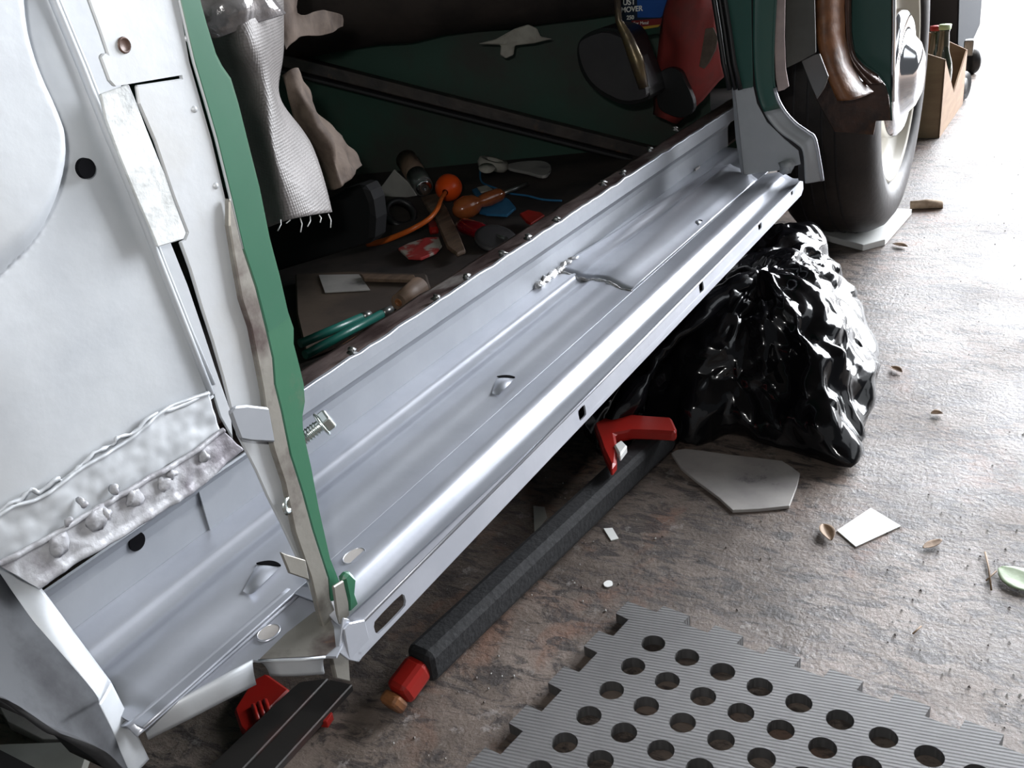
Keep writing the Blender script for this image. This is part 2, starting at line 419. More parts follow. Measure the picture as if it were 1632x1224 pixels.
# outer pressing: rounded ridge, flat top, front flange with square holes
otop = fine([K(-.9235, .4045), K(-.921, .4015), K(-.930, .3965), K(-.942, .390), K(-.955, .3835), K(-.966, .3785), K(-.982, .3735), K(-.998, .3700), K(-1.018, .3655), K(-1.040, .3600), K(-1.062, .3525), K(-1.073, .3490), K(-1.078, .3468)], 4)
rows = []
for i in range(50):
    x = .345 + (1.366 - .345) * i / 49
    k0 = 1 if x > .36 else .0
    rows.append([Vector((x - max(0, .012 * (1 - i / 4)) * ((.4025 - y) / .055), y, z)) for y, z in otop])
grid('outer_ridge', rows, M['silver'], sill, th=.0016)
yt, zt = K(-1.078, .3468); yb, zb = K(-1.141, .3450)
def ff(px, py):                      # on the front face
    n = Vector((0, zt - zb, -(yt - yb))).normalized(); return PN(px, py, Vector((0, yb, zb)), n)
def sq(px, py, w_, h_):
    c = ff(px, py); n = 12; u = Vector((1, 0, 0)); v = Vector((0, yt - yb, zt - zb)).normalized()
    out = []
    for k in range(16):
        q = 2 * math.pi * k / 16; cx, cy = math.cos(q), math.sin(q)
        f = 1 / (abs(cx) ** 6 + abs(cy) ** 6) ** (1 / 6)
        out.append(c + u * cx * f * w_ / 2 + v * cy * f * h_ / 2)
    return out
holes = [sq(928, 658, .0135, .0105), sq(1118, 458, .0135, .0105), sq(1211, 359, .0135, .0105), sq(1262, 306, .009, .008), sq(622, 978, .033, .0105)]
outl = [Vector((.330, yb, zb)), Vector((1.364, yb, zb)), Vector((1.366, yt, zt)), Vector((.333, yt, zt))]
outl = [ff(573, 1052)] + [Vector((.6, yb, zb)), Vector((.9, yb, zb)), Vector((1.352, yb, zb)), Vector((1.364, yb + .0003, zb + .006)), Vector((1.366, yt, zt)), Vector((.9, yt, zt)), Vector((.6, yt, zt)), Vector((.333, yt, zt)), ff(556, 985)]
sheet('front_flange', outl, .0016, M['silver'], sill, holes=holes, bev=.0004)
tube('flange_edge_roll', [Vector((.335, yt, zt)) , Vector((.8, yt, zt)), Vector((1.366, yt, zt))], .0013, M['silver'], sill, seg=8)
# pale end tab below the post
sheet('end_tab', [ff(548, 985), ff(575, 990), ff(592, 1028), ff(570, 1055), ff(556, 1052), ff(540, 1040)], .0016, M['silver'], sill, bev=.0004)

def on_prof(px, py, pf):              # where a sight line meets a pressed profile of the sill
    rr_ = ray(px, py); k = rr_.z / rr_.y
    for (y1, z1), (y2, z2) in zip(pf, pf[1:]):
        k1, k2 = (z1 - H0) / y1, (z2 - H0) / y2
        if min(k1, k2) <= k <= max(k1, k2):
            y = y1 + (y2 - y1) * (k - k1) / (k2 - k1 + 1e-9); return EYE + rr_ * (y / rr_.y)
    return PZ(px, py, .262)
# oval holes with a turned rim
def oval(px, py, z, rx, ry, rz=0):
    c = (on_prof(px, py, otop) + Vector((0, 0, .001))) if z is None else PZ(px, py, z); u = Vector((math.cos(rz), math.sin(rz), 0)); v = Vector((-u.y, u.x, 0))
    ring = [circle3(c + Vector((0, 0, h)), u, v, rx * s, 24, ry * s) for s, h in ((1.0, -.002), (1.02, .0005), (1.08, .0006), (1.16, -.0003))]
    o = grid('hole_rim', [r + [r[0]] for r in ring], M['silver'], sill)
    sheet('hole_opening', circle3(c + Vector((0, 0, .0002)), u, v, rx, 24, ry), .0008, M['grey_white'], sill, bev=0)
oval(565, 888, None, .0085, .0060)
oval(428, 1008, .2562, .0072, .0058)
# pressed louvres
def on_floor(px, py): return on_prof(px, py, prof)
def louvre(px, py, z, ln, wd, rz):
    c = on_floor(px, py) + Vector((0, 0, z)); rows = []
    M3 = Matrix.Rotation(rz, 3, 'Z')
    for i in range(9):
        t = i / 8; row = []
        wv_ = wd * (.45 + .55 * t); hh = .0036 * math.sin(math.pi * t * .96) - .002 * (1 - t)
        for j in range(9):
            q = -1 + 2 * j / 8
            row.append(c + M3 @ Vector((-ln + ln * t, wv_ * q, hh * max(0, 1 - q * q) - .0003)))
        rows.append(row)
    grid('louvre', rows, M['silver'], sill)
    qs = [-1 + 2 * j / 10 for j in range(11)]
    pts = [c + M3 @ Vector((-.0005 + .0035 * (1 - q * q), wd * q, .0010)) for q in qs] + [c + M3 @ Vector((-.0005 - .0012 * (1 - q * q), wd * q, .0010)) for q in reversed(qs[1:-1])]
    sheet('louvre_slot', pts, .0012, M['void'], sill, bev=0, away=Vector((0, 0, -1)))
z0 = K(-.868, .425)[1]
louvre(806, 605, .0022, .030, .009, math.radians(15))
louvre(430, 904, .0022, .028, .009, math.radians(15))
louvre(1112, 357, .004, .015, .006, math.radians(15))

# left end of the sill: ridge, flat shelf and rolled lip
def PS(px, py):                       # shelf plane, level
    return PZ(px, py, .2552)
ridge = [Vector((x, y, z)) for x, (y, z) in [(x, K(-.885 - .026 * (x - .215) / .14, .413)) for x in (.217, .25, .28, .31, .34, .352)]]
shelf = [PS(204, 1146), PS(240, 1116), PS(320, 1052), PS(420, 970), PS(500, 918), PS(532, 958), PS(560, 1000), PS(536, 1046), PS(520, 1046), PS(470, 1051), PS(412, 1053), PS(404, 1052), PS(300, 1106), PS(224, 1152), PS(214, 1162)]
sheet('rear_shelf', shelf, .0016, M['silver'], sill, bev=0)
rg = []
for i in range(20):
    t = i / 19; c = Vector((.2185 + (.347 - .2185) * t, 0, 0)); k = -.880 - .026 * t
    rr = []
    for j in range(9):
        q = -1 + j / 4
        y = .4110 + q * .0065; z = .2557 + .0038 * math.exp(-(q * 1.7) ** 2) + .0012 * (q + 1)
        rr.append(Vector((c.x, y - .003 * t, z)))
    rg.append(rr)
grid('shelf_ridge', rg, M['silver'], sill, th=.001)
def lipstrip(name, top, bot, z1, r=.004, mat=None):
    rows = []
    A = [PZ(*p, .2555) for p in top]; B = [PZ(*p, z1) for p in bot]
    n = 8
    for j in range(len(A)):
        a, b = A[j], B[j]; d = (b - a); row = []
        out = Vector((d.x, d.y, 0))
        for i in range(n):
            t = i / (n - 1)
            row.append(Vector((a.x + d.x * math.sin(t * math.pi / 2), a.y + d.y * math.sin(t * math.pi / 2), a.z + d.z * (1 - math.cos(t * math.pi / 2)))))
        rows.append(row)
    return grid(name, rows, mat or M['silver_left'], sill, th=.0016)
lipstrip('rolled_lip', [(222, 1150), (300, 1107), (350, 1080), (403, 1052)], [(236, 1178), (308, 1142), (358, 1116), (408, 1090)], .243)
lipstrip('rolled_lip', [(411, 1053), (440, 1052), (480, 1051), (519, 1047)], [(431, 1076), (450, 1077), (482, 1076), (517, 1073)], .243)
# unpainted corner of the shelf
sheet('bare_metal_patch', [PZ(414, 1050, .2558), PZ(455, 1010, .2558), PZ(500, 975, .2558), PZ(520, 970, .2558), PZ(532, 1000, .2558), PZ(535, 1030, .2558), PZ(519, 1044, .2558)], .0004, M['bare_steel'], sill, bev=0)
cr = [PZ(x, y, .2562) for x, y in ((228, 1138), (262, 1112), (300, 1083), (330, 1060), (348, 1042), (362, 1032), (380, 1020))]
tube('crack', cr, .0006, M['rust'], sill, seg=6)

# strengthening pressing welded over the far half of the floor
pan_e = [(918, 418), (928, 446), (925, 460), (934, 466), (975, 470), (1022, 470)]
zr = .2705
pl0 = PZ(918, 440, .272)
rows = []
xa = 0.80
seam = [(1.0, 0)]
def floor_z(y):
    for (y1, z1), (y2, z2) in zip(prof, prof[1:]):
        if y2 <= y <= y1: return z1 + (z2 - z1) * (y - y1) / (y2 - y1 + 1e-9)
    return prof[-1][1]
s0 = PZ(918, 432, .272); s1 = PZ(1020, 468, .258)
rows = []
for i in range(40):
    t = i / 39; row = []
    for j in range(24):
        u = j / 23
        y0 = .4985 + (.455 - .4985) * max(0, (t - .1)) * .85; y1 = .403
        y = y0 + (y1 - y0) * u
        xs_ = s0.x + (s1.x - s0.x) * (min(1, max(0, (.478 - y) / .075)) ** .8)
        x = xs_ + (1.34 - xs_) * t
        z = floor_z(y) + .0045 * min(1, t * 12 + .25) * (1 - max(0, u - .8) / .2 * 1.15)
        z += .016 * max(0, t - .25) ** 1.2 * (1 - u) ** .7
        z += .0026 * math.exp(-((u - .34) / .06) ** 2) - .0012 * math.exp(-((u - .2) / .08) ** 2)
        row.append(Vector((x, y, z)))
    rows.append(row)
grid('strengthening_pressing', rows, M['silver'], sill, th=.0016)
bead = [r for r in rows[0]]
wb = tube('weld_seam', [p + Vector((-.001, 0, -.001)) for p in bead], .0022, M['weld'], sill, seg=8)
wrinkle(wb, .0022, 260, 2)
wb = tube('weld_seam', [Vector((x, .4985, floor_z(.4985) + .002)) for x in [s0.x - .055 + i * .0045 for i in range(22)]], .0042, M['weld'], sill, seg=10)
wrinkle(wb, .006, 240, 5)
# underside web so that the sill is a closed box
sheet('under_web', [Vector((.6, .43, .18)), Vector((1.36, .43, .18)), Vector((1.36, .43, .252)), Vector((.6, .43, .252))], .002, M['under_dark'], sill, bev=0)

# ---- rear quarter inner panel with its bulge
YP = .455
panel = empty('rear_quarter_panel', (.3, YP, .33), None, None, parent=CAR)
BU = [(8, -80), (22, -20), (30, 50), (48, 110), (75, 170), (92, 220), (96, 265), (86, 320), (60, 375), (20, 420), (-60, 470), (-200, 400), (-200, -80)]
BUL = [PY(x, y, YP) for x, y in sm([Vector((a, b, 0)) for a, b in BU], 3) and [(q.x, q.y) for q in sm([Vector((a, b, 0)) for a, b in BU], 3)]]
B2 = [(p.x, p.z) for p in BUL]
def sdist(x, z):
    ins = False; d = 9
    n = len(B2)
    for i in range(n):
        (x1, z1), (x2, z2) = B2[i], B2[(i + 1) % n]
        if (z1 > z) != (z2 > z) and x < (x2 - x1) * (z - z1) / (z2 - z1) + x1: ins = not ins
        dx, dz = x2 - x1, z2 - z1; t = max(0, min(1, ((x - x1) * dx + (z - z1) * dz) / (dx * dx + dz * dz + 1e-12)))
        d = min(d, math.hypot(x - x1 - dx * t, z - z1 - dz * t))
    return d if ins else -d
TL, TR = PY(-260, -90, YP), PY(50, -90, YP)
BL, BR = PY(-220, 990, YP), PY(338, 632, YP)
SEAM = lambda py: PY(85 + (py) * .4, py, YP)
rows = []
for i in range(110):
    t = i / 109
    row = []
    L_ = TL.lerp(BL, t); R_ = TR.lerp(BR, t)
    for j in range(80):
        p = L_.lerp(R_, j / 79); s = sdist(p.x, p.z)
        soft = .008 + .022 * min(1, max(0, (.56 - p.z) / .08))
        h = 0
        if s > 0:
            q = min(1, s / soft); h = .016 * (1 - (1 - q) ** 2)
        else: h = -.0035 * math.exp(-(s / (.006 + soft * .5)) ** 2) 
        edge = (79 - j) / 79
        h += .0025 * math.exp(-((edge - .012) / .02) ** 2)
        row.append(Vector((p.x, p.y - h, p.z)))
    rows.append(row)
po = grid('panel_skin', rows, M['silver_left'], panel, th=0)
# access hole
hc = PY(132, 268, YP)
lathe('access_hole', [(0, .0035), (.0052, .0035), (.0054, .001)], hc, (0, -1, 0), M['void'], panel, seg=24, smooth=False)
# raised seam along the panel edge
tube('seam', [PY(x, y, YP - .002) for x, y in ((50, -90), (85, 0), (130, 108), (170, 210), (212, 312), (256, 424), (300, 535), (336, 628))], .0024, M['silver_left'], panel, seg=10)
tube('seam', [PY(x, y, YP - .001) for x, y in ((58, -90), (93, 0), (138, 108), (178, 210), (219, 312), (262, 422), (305, 530), (340, 612))], .0016, M['silver_left'], panel, seg=10)
# strip between the seam and the gap
strip = [(50, -60), (86, 0), (150, -60), (150, 0)]
st = [(60, -60), (88, 0), (132, 108), (172, 205), (215, 310), (258, 420), (302, 530), (338, 620), (352, 665), (372, 700), (368, 655), (345, 590), (322, 520), (300, 455), (270, 380), (220, 240), (185, 100), (160, 0), (150, -60)]
sheet('edge_strip', loop(st, lambda x, y: PY(x, y, YP + .002)), .002, M['silver_left'], panel)
st = [(160, 150), (206, 134), (216, 158), (235, 208), (258, 265), (280, 318), (302, 372), (297, 380), (252, 394), (240, 365), (214, 306), (188, 242), (168, 188)]
o = sheet('patch_plate', loop(st, lambda x, y: PY(x, y, YP - .012)), .002, M['oversprayed'], panel)
# torn, welded lower band of the panel
def band(name, top, bot, nx, ny, yf, amp, sc, mat, seed=0, ridged=False, extra=None):
    T = sm([Vector((a, b, 0)) for a, b in top], 8, closed=False); Bt = sm([Vector((a, b, 0)) for a, b in bot], 8, closed=False)
    def at_(P, u):
        f = u * (len(P) - 1); i = min(int(f), len(P) - 2); return P[i].lerp(P[i + 1], f - i)
    rows = []
    for i in range(nx):
        u = i / (nx - 1); row = []
        for j in range(ny):
            v = j / (ny - 1); q = at_(T, u).lerp(at_(Bt, u), v)
            p = PY(q.x, q.y, yf(v))
            nn = noise.noise(p * sc + Vector((seed, 0, 0)))
            if ridged: nn = .5 - abs(nn) * 2
            n2 = noise.noise(p * sc * 2.7)
            p.y -= amp * (nn - (.2 if ridged else 0) + .4 * n2)
            if extra: p.y -= extra(u, v)
            row.append(p)
        rows.append(row)
    return grid(name, rows, mat, panel, th=.0018)
band('lower_band', [(-40, 846), (10, 808), (60, 790), (130, 742), (200, 700), (262, 650), (330, 624)], [(-10, 900), (45, 875), (100, 845), (160, 810), (230, 765), (290, 728), (350, 690)], 110, 26, lambda v: YP - .003, .0016, 55, M['silver_left'], 4,
     extra=lambda u, v: .0022 * math.exp(-(v / .06) ** 2))
band('welded_hem', [(-10, 896), (36, 872), (100, 836), (160, 800), (230, 760), (290, 726), (352, 682)], [(60, 938), (78, 924), (130, 890), (190, 856), (250, 818), (310, 780), (384, 716)], 160, 30, lambda v: YP - .004 - .003 * v, .0013, 60, M['hem'], 9, ridged=True,
     extra=lambda u, v: .002 * math.exp(-((v - .93) / .08) ** 2) + .003 * math.exp(-((v - .05) / .08) ** 2))
for px, py, s in ((92, 868, 12), (152, 826, 14), (165, 820, 8), (212, 792, 12), (258, 772, 8), (272, 756, 7), (322, 728, 8), (130, 800, 5), (105, 830, 5), (180, 780, 6)):
    p = PY(px, py, YP - .006)
    a = lathe('weld_blob', [(0, 0), (s * .0004, .0), (s * .0005, .002), (s * .0003, .0035), (0, .004)], p, (0, -1, .2), M['hem'], panel, seg=14)
    wrinkle(a, .003, 260, px)
tor = sm([Vector((a, b, 0)) for a, b in ((-20, 838), (10, 806), (30, 798), (50, 780), (62, 786), (90, 762), (100, 766), (125, 745), (150, 722), (180, 708), (186, 698), (215, 688), (240, 664), (280, 650), (330, 627))], 4, closed=False)
wv = tube('torn_weld_line', [PY(q.x, q.y, YP - .0035) for q in tor], .0011, M['silver_left'], panel, seg=8); wrinkle(wv, .0016, 300, 1)
# ---- closing flange at the rear wheel arch
fl_r = [(-60, 790), (-10, 855), (28, 898), (60, 932), (90, 972), (115, 1007), (175, 1087), (200, 1137), (218, 1172), (236, 1210)]
fl_l = [(-60, 836), (-10, 904), (20, 948), (50, 990), (76, 1020), (148, 1104), (155, 1122), (178, 1168), (190, 1200), (206, 1236)]
A = [PX(x, y, .226) for x, y in fl_r]; B = [PX(x, y, .212) for x, y in fl_l]
arch = empty('wheel_arch_end', (.2, .42, .2), None, None, parent=CAR)
def flange(i0, i1):
    a_ = sm(A[i0:i1], 6, closed=False); b_ = sm(B[i0:i1], 6, closed=False)
    grid('closing_flange', [[a + (b - a) * t + Vector((-.0012, -.0010, 0)) * math.sin(t * math.pi) for t in (0, .1, .3, .5, .7, .9, 1)] for a, b in zip(a_, b_)], M['silver_left'], arch, th=.0016)
flange(0, 7)
flange(6, 10)
lo_ = [(-120, 1090), (-60, 1100), (0, 1112), (24, 1122), (52, 1140), (90, 1165), (112, 1174), (150, 1188), (176, 1204), (212, 1244)]
U_ = [PX(x, y, .211) for x, y in fl_l]; D_ = [PX(x, y, .13 + .07 * i / 9) for i, (x, y) in enumerate(lo_)]
dk = []
for k in range(9):
    t = k / 8
    dk.append(sm([u.lerp(d, t) + Vector((-.02, .014, 0)) * math.sin(t * math.pi) * (1 - i / 12) for i, (u, d) in enumerate(zip(U_, D_))], 4, closed=False))
dk.append([p + Vector((0, .05, .0)) for p in dk[-1]])
o = grid('arch_skin', dk, material('grey_sprayed_underside', (.075, .078, .083), .9, 0, spec=.05, c2=(.025, .025, .028), scale=14, lo=.45, hi=.7, bump=.3), arch, th=.002)

# ---- near door post
YQ = .372
post = empty('door_post', (.32, YQ, .23), None, None, parent=CAR)
face = [(128, -60), (142, 0), (160, 50), (176, 90), (166, 84), (160, 88), (162, 100), (174, 128), (182, 137), (200, 135), (290, 120), (300, 128), (318, 200), (340, 300), (360, 380), (385, 450), (402, 540), (412, 590), (430, 660), (452, 760), (470, 840), (498, 940), (540, 1040), (562, 1088), (536, 1084), (524, 1078), (510, 1030), (470, 920), (440, 860), (400, 760), (380, 700), (372, 650), (356, 600), (340, 545), (322, 490), (304, 430), (290, 385), (300, 378), (280, 320), (248, 225), (222, 165), (212, 140), (190, 138)]
face = [(125, -70), (142, 0), (160, 50), (172, 86), (166, 84), (160, 90), (174, 128), (183, 138), (290, 120), (291, 125), (218, 136), (222, 165), (248, 225), (280, 320), (300, 372), (296, 382), (288, 386), (304, 430), (322, 490), (340, 545), (356, 600), (370, 655), (380, 694), (409, 751), (427, 792), (447, 831), (470, 880), (492, 926), (506, 968), (520, 960), (500, 900), (485, 846), (470, 790), (452, 730), (438, 665), (428, 612), (418, 560), (400, 470), (378, 396), (360, 315), (338, 221), (322, 165), (303, 98), (286, 0), (272, -70)]
dh = circle3(PY(192, 68, YQ), Vector((1, 0, 0)), Vector((0, 0, 1)), .0032, 14, .006)
sheet('post_face', loop(face, lambda x, y: PY(x, y, YQ)), .0022, M['post_paint'], post, holes=[], bev=.0006)
lathe('small_hole', [(0, .0006), (.0026, .0006), (.0030, .0012), (.0036, .0004)], PY(197, 72, YQ), (0, -1, 0), M['rust'], post, seg=16)
GL = [(272, -70), (286, 0), (309, 98), (329, 165), (345, 221), (368, 315), (387, 396), (408, 459), (424, 523), (435, 571), (438, 612), (449, 656), (463, 725), (483, 787), (499, 846), (524, 923)]
edge = [(366, 322), (366, 360), (374, 411), (386, 478), (401, 523), (412, 580), (420, 622), (428, 680), (438, 720), (455, 771), (471, 849), (496, 920), (508, 971), (527, 1038), (537, 1082), (559, 1087), (556, 1038), (543, 993), (527, 955)] + list(reversed(GL[5:]))
sheet('post_edge', loop(edge, lambda x, y: PY(x, y, YQ - .005)), .004, M['bare_steel'], post, bev=.0008)
tube('edge_highlight', [PY(x, y, YQ - .001) for x, y in GL[:7]], .0010, M['post_paint'], post, seg=8)  # thin pale tube shaped as the highlight along the post edge
grn = [(x + 2, y) for x, y in GL] + [(526, 958), (540, 955), (546, 940), (526, 890), (508, 810), (496, 745), (486, 700), (483, 684), (482, 663), (486, 640), (484, 612), (478, 587), (468, 548), (468, 523), (459, 497), (446, 440), (430, 380), (414, 300), (400, 245), (380, 165), (368, 125), (354, 105), (344, 85), (330, 40), (319, 0), (305, -70)]
sheet('green_flange', loop(grn, lambda x, y: PY(x, y, YQ - .0022)), .0025, M['green_worn'], post, bev=.001)
gru = [(x + 2, y) for x, y in GL[:9]] + [(428, 530), (462, 506), (458, 490), (445, 440), (429, 380), (413, 300), (399, 245), (379, 165), (367, 127), (353, 107), (343, 86), (329, 41), (318, 0), (304, -70)]
sheet('green_flange_upper', loop(gru, lambda x, y: PY(x, y, YQ - .0026)), .0006, M['green'], post, bev=.0003)
# tack-welded bracket and foot
br = [(368, 658), (376, 648), (395, 646), (430, 650), (440, 705), (400, 703), (384, 700), (376, 680)]
sheet('bracket', loop(br, lambda x, y: PY(x, y, YQ - .009)), .003, M['silver_flat'], post, bev=.001)
sheet('bracket', loop([(448, 880), (458, 884), (488, 893), (494, 925), (462, 914)], lambda x, y: PY(x, y, YQ - .010)), .002, M['bare_steel'], post)
foot = [PY(x, y, .36) for x, y in ((548, 922), (558, 910), (570, 922), (568, 944), (575, 965), (572, 988), (556, 997), (555, 955))]
sheet('foot', foot, .006, M['green_worn'], post, bev=.002)
sheet('foot_plate', loop([(532, 935), (548, 925), (556, 960), (558, 992), (545, 1003), (538, 980)], lambda x, y: PY(x, y, .358)), .002, M['bare_steel'], post)
sheet('foot_plate', loop([(548, 1003), (558, 993), (582, 988), (592, 1028), (572, 1056), (556, 1050)], lambda x, y: PY(x, y, .3455)), .0016, M['silver'], post)
# bolt
bolt = empty('bolt', PY(510, 680, .40), None, None, parent=CAR)
c0, c1 = PY(486, 699, .376), PY(506, 682, .405)
axv = (c1 - c0).normalized()
axv = Vector((.72, -.55, .42)).normalized()
hc = PY(512, 677, .385)
lathe('shank', [(.0038, -.02), (.0038, -.001)] , hc, axv, M['zinc'], bolt, seg=20)
for i in range(8): lathe('thread', [(.0036, -.0185 + i * .002), (.0045, -.0175 + i * .002), (.0036, -.0165 + i * .002)], hc, axv, M['zinc'], bolt, seg=20)
lathe('washer', [(0, -.0005), (.0072, -.0005), (.0082, .0), (.0082, .001), (.007, .0016), (0, .0016)], hc, axv, M['zinc'], bolt, seg=24)
o = lathe('hex_head', [(0, .0016), (.0074, .0016), (.0076, .006), (.0064, .0072), (0, .0072)], hc, axv, M['zinc'], bolt, seg=6, smooth=False); bevel(o, .0006, 2)
# hole rim with thread in the post
lathe('threaded_hole', [(0, .001), (.0025, .001), (.003, .0022), (.0046, .0024), (.005, .0005)], PY(455, 805, YQ - .003), (.3, -1, 0), M['zinc'], post, seg=18)
for x, y in ((299, 61), (310, 174), (344, 296)):
    lathe('blister', [(0, .0012), (.0012, .0008), (.0018, 0)], PY(x, y, YQ), (0, -1, 0), M['post_paint'], post, seg=10)

# ---- far pillar (hinge pillar) and the cut end of the front wing
XF = 1.33
pil = empty('hinge_pillar', (XF, .39, .26), None, None, parent=CAR)
F = lambda x, y: PX(x, y, XF)
sheet('shut_face', loop([(1168, 138), (1180, 142), (1200, 138), (1206, 165), (1222, 195), (1250, 222), (1272, 240), (1276, 262), (1240, 272), (1206, 276), (1184, 280), (1174, 210)], F), .002, M['silver_left'], pil)
sheet('shut_face_upper', loop([(1150, -60), (1158, 0), (1165, 80), (1174, 142), (1184, 146), (1200, 142), (1198, 60), (1196, -60)], F), .002, M['teal'], pil)
g1 = sm([Vector((a, b, 0)) for a, b in ((1200, -60), (1201, 0), (1201, 80), (1206, 140), (1218, 178), (1240, 208), (1268, 228), (1280, 242), (1283, 280), (1284, 292))], 4, closed=False)
g2 = sm([Vector((a, b, 0)) for a, b in ((1240, -60), (1236, 0), (1232, 80), (1234, 140), (1246, 172), (1266, 196), (1288, 212), (1298, 222), (1306, 262), (1310, 288))], 4, closed=False)
nG = len(g1)
def wing(i0, i1, mat, nm):
    rows = []
    for i in range(i0, i1):
        a = PX(g1[i].x, g1[i].y, XF + .004); b = PX(g2[i].x, g2[i].y, XF + .022)
        rows.append([a + Vector((.010, .002, 0)), a, a.lerp(b, .12) + Vector((-.002, 0, 0)), a.lerp(b, .5) + Vector((-.002, 0, 0)), a.lerp(b, .9) + Vector((-.001, 0, 0)), b])
    o = grid(nm, rows, mat, pil, th=.0016); return o
wing(0, 17, M['teal'], 'wing_edge_upper')
wing(16, nG, M['silver_left'], 'wing_edge')
tube('wing_lip', [PX(q.x, q.y, XF + .022) for q in g2[12:]], .0032, M['silver'], pil, seg=10)
tube('wing_lip_upper', [PX(q.x, q.y, XF + .022) for q in g2[:13]], .002, M['teal'], pil, seg=10)
sheet('pillar_recess', loop([(1196, -60), (1202, 0), (1202, 80), (1208, 140), (1220, 178), (1242, 206), (1270, 228), (1284, 242), (1284, 290), (1272, 288), (1272, 244), (1250, 224), (1222, 197), (1204, 165), (1196, 120)], lambda x, y: PX(x, y, XF + .012)), .002, M['under_dark'], pil)  # near-black strip colours in the shade of the pillar groove
sheet('inner_flange', loop([(1166, 140), (1170, 138), (1178, 210), (1185, 280), (1182, 284), (1172, 220)], lambda x, y: PX(x, y, XF - .003)), .004, M['silver_flat'], pil)
tb = lathe('torn_tab', [(0, 0), (.010, 0), (.011, .002), (0, .003)], PX(1256, 267, XF - .003), (-1, 0, 0), M['silver_left'], pil, seg=12); wrinkle(tb, .008, 150, 3)
for k, dx in enumerate((0, 9, 17)):
    tube('door_seal', [PX(x + dx, y, XF - .008) for x, y in ((1133, -60), (1138, 0), (1146, 50), (1153, 100), (1163, 143))], .0035 if k != 1 else .0028, M['rubber'], pil, seg=10)
sheet('pink_edge', loop([(1240, -60), (1237, 0), (1234, 80), (1236, 125), (1240, 146), (1250, 143), (1257, 138), (1252, 110), (1250, 60), (1251, 0), (1254, -60)], lambda x, y: PX(x, y, XF + .03)), .003, M['pink'], pil)
# wheel well: bits of the cut wing
well = empty('wheel_well', (1.55, .4, .25), None, None, parent=CAR)
W1 = lambda x, y: PX(x, y, 1.47)
sheet('inner_wing', loop([(1180, -80), (1400, -80), (1400, 60), (1400, 170), (1330, 210), (1290, 225), (1262, 180), (1240, 150), (1200, 150)], lambda x, y: PX(x, y, 1.66)), .004, M['rust'], well)  # dark rusty sheet put in for the darkness of the wheel well
sheet('grey_stiffener', loop([(1252, -60), (1250, 0), (1250, 60), (1254, 108), (1275, 98), (1300, 84), (1298, 0), (1300, -60)], lambda x, y: PX(x, y, 1.40)), .003, material('dull_olive_grey', (.09, .09, .08), .5, 0, c2=(.06, .055, .05), scale=8), well)
sheet('cut_plate', loop([(1277, 97), (1296, 88), (1306, 86), (1320, 122), (1314, 140), (1302, 158), (1290, 130)], lambda x, y: PX(x, y, 1.44)), .004, material('grey_undercoat', (.13, .125, .12), .35, .3, bump=.2), well)
br_l = sm([Vector((a, b, 0)) for a, b in ((1300, -70), (1300, 0), (1302, 50), (1308, 90), (1322, 130), (1335, 160))], 5, closed=False)
br_r = sm([Vector((a, b, 0)) for a, b in ((1345, -70), (1342, 0), (1344, 50), (1350, 90), (1366, 125), (1388, 150))], 5, closed=False)
rows = []
for a, b in zip(br_l, br_r):
    p, q = PX(a.x, a.y, 1.50), PX(b.x, b.y, 1.54)
    rows.append([p + (q - p) * t + Vector((-.012 * math.sin(t * math.pi * 1.6), -.008 * math.sin(t * math.pi), 0)) for t in [k / 9 for k in range(10)]])
wrinkle(grid('rusty_arch_lip', rows, M['rust_orange'], well, th=.003), .002, 40, 3)
ar_l = sm([Vector((a, b, 0)) for a, b in ((1345, -70), (1346, 0), (1348, 50), (1352, 85), (1362, 108), (1376, 130), (1380, 135))], 5, closed=False)
ar_r = sm([Vector((a, b, 0)) for a, b in ((1360, -70), (1356, 0), (1356, 50), (1362, 85), (1378, 108), (1398, 124), (1408, 132))], 5, closed=False)
rows = [[PX(a.x, a.y, 1.55), PX((a.x + b.x) / 2, (a.y + b.y) / 2, 1.553), PX(b.x, b.y, 1.56)] for a, b in zip(ar_l, ar_r)]
grid('arch_inner_edge', rows, material('waxed_brown', (.07, .035, .025), .2, .2, bump=.4), well, th=.002)
wg = [(1358, -70), (1357, 0), (1357, 50), (1362, 84), (1380, 105), (1400, 118), (1412, 134), (1419, 155), (1421, 192), (1420, 192), (1420, 100), (1421, 0), (1422, -70)]
wing_pts = loop([(1358, -70), (1357, 0), (1357, 50), (1362, 84), (1380, 105), (1400, 118), (1412, 134), (1419, 155), (1421, 192), (1422, 100), (1423, 0), (1424, -70)], lambda x, y: PX(x, y, 1.60))
sheet('front_wing', wing_pts, .003, M['teal'], well, bev=.001)
sheet('arch_liner', loop([(1322, 128), (1350, 120), (1380, 135), (1404, 128), (1414, 140), (1421, 192), (1396, 193), (1392, 215), (1330, 210), (1296, 150)], lambda x, y: PX(x, y, 1.605)), .003, M['rust'], well)
tube('wing_edge_bead', [PX(x, y, 1.598) for x, y in ((1362, 84), (1380, 105), (1400, 118), (1412, 134), (1419, 155), (1421, 192))], .0014, M['teal'], well, seg=8)
tube('wing_chrome_edge', [PX(x, y, 1.60) for x, y in ((1425, -70), (1424, 0), (1424, 60), (1423, 110), (1423, 162))], .0035, M['chrome'], well, seg=8)

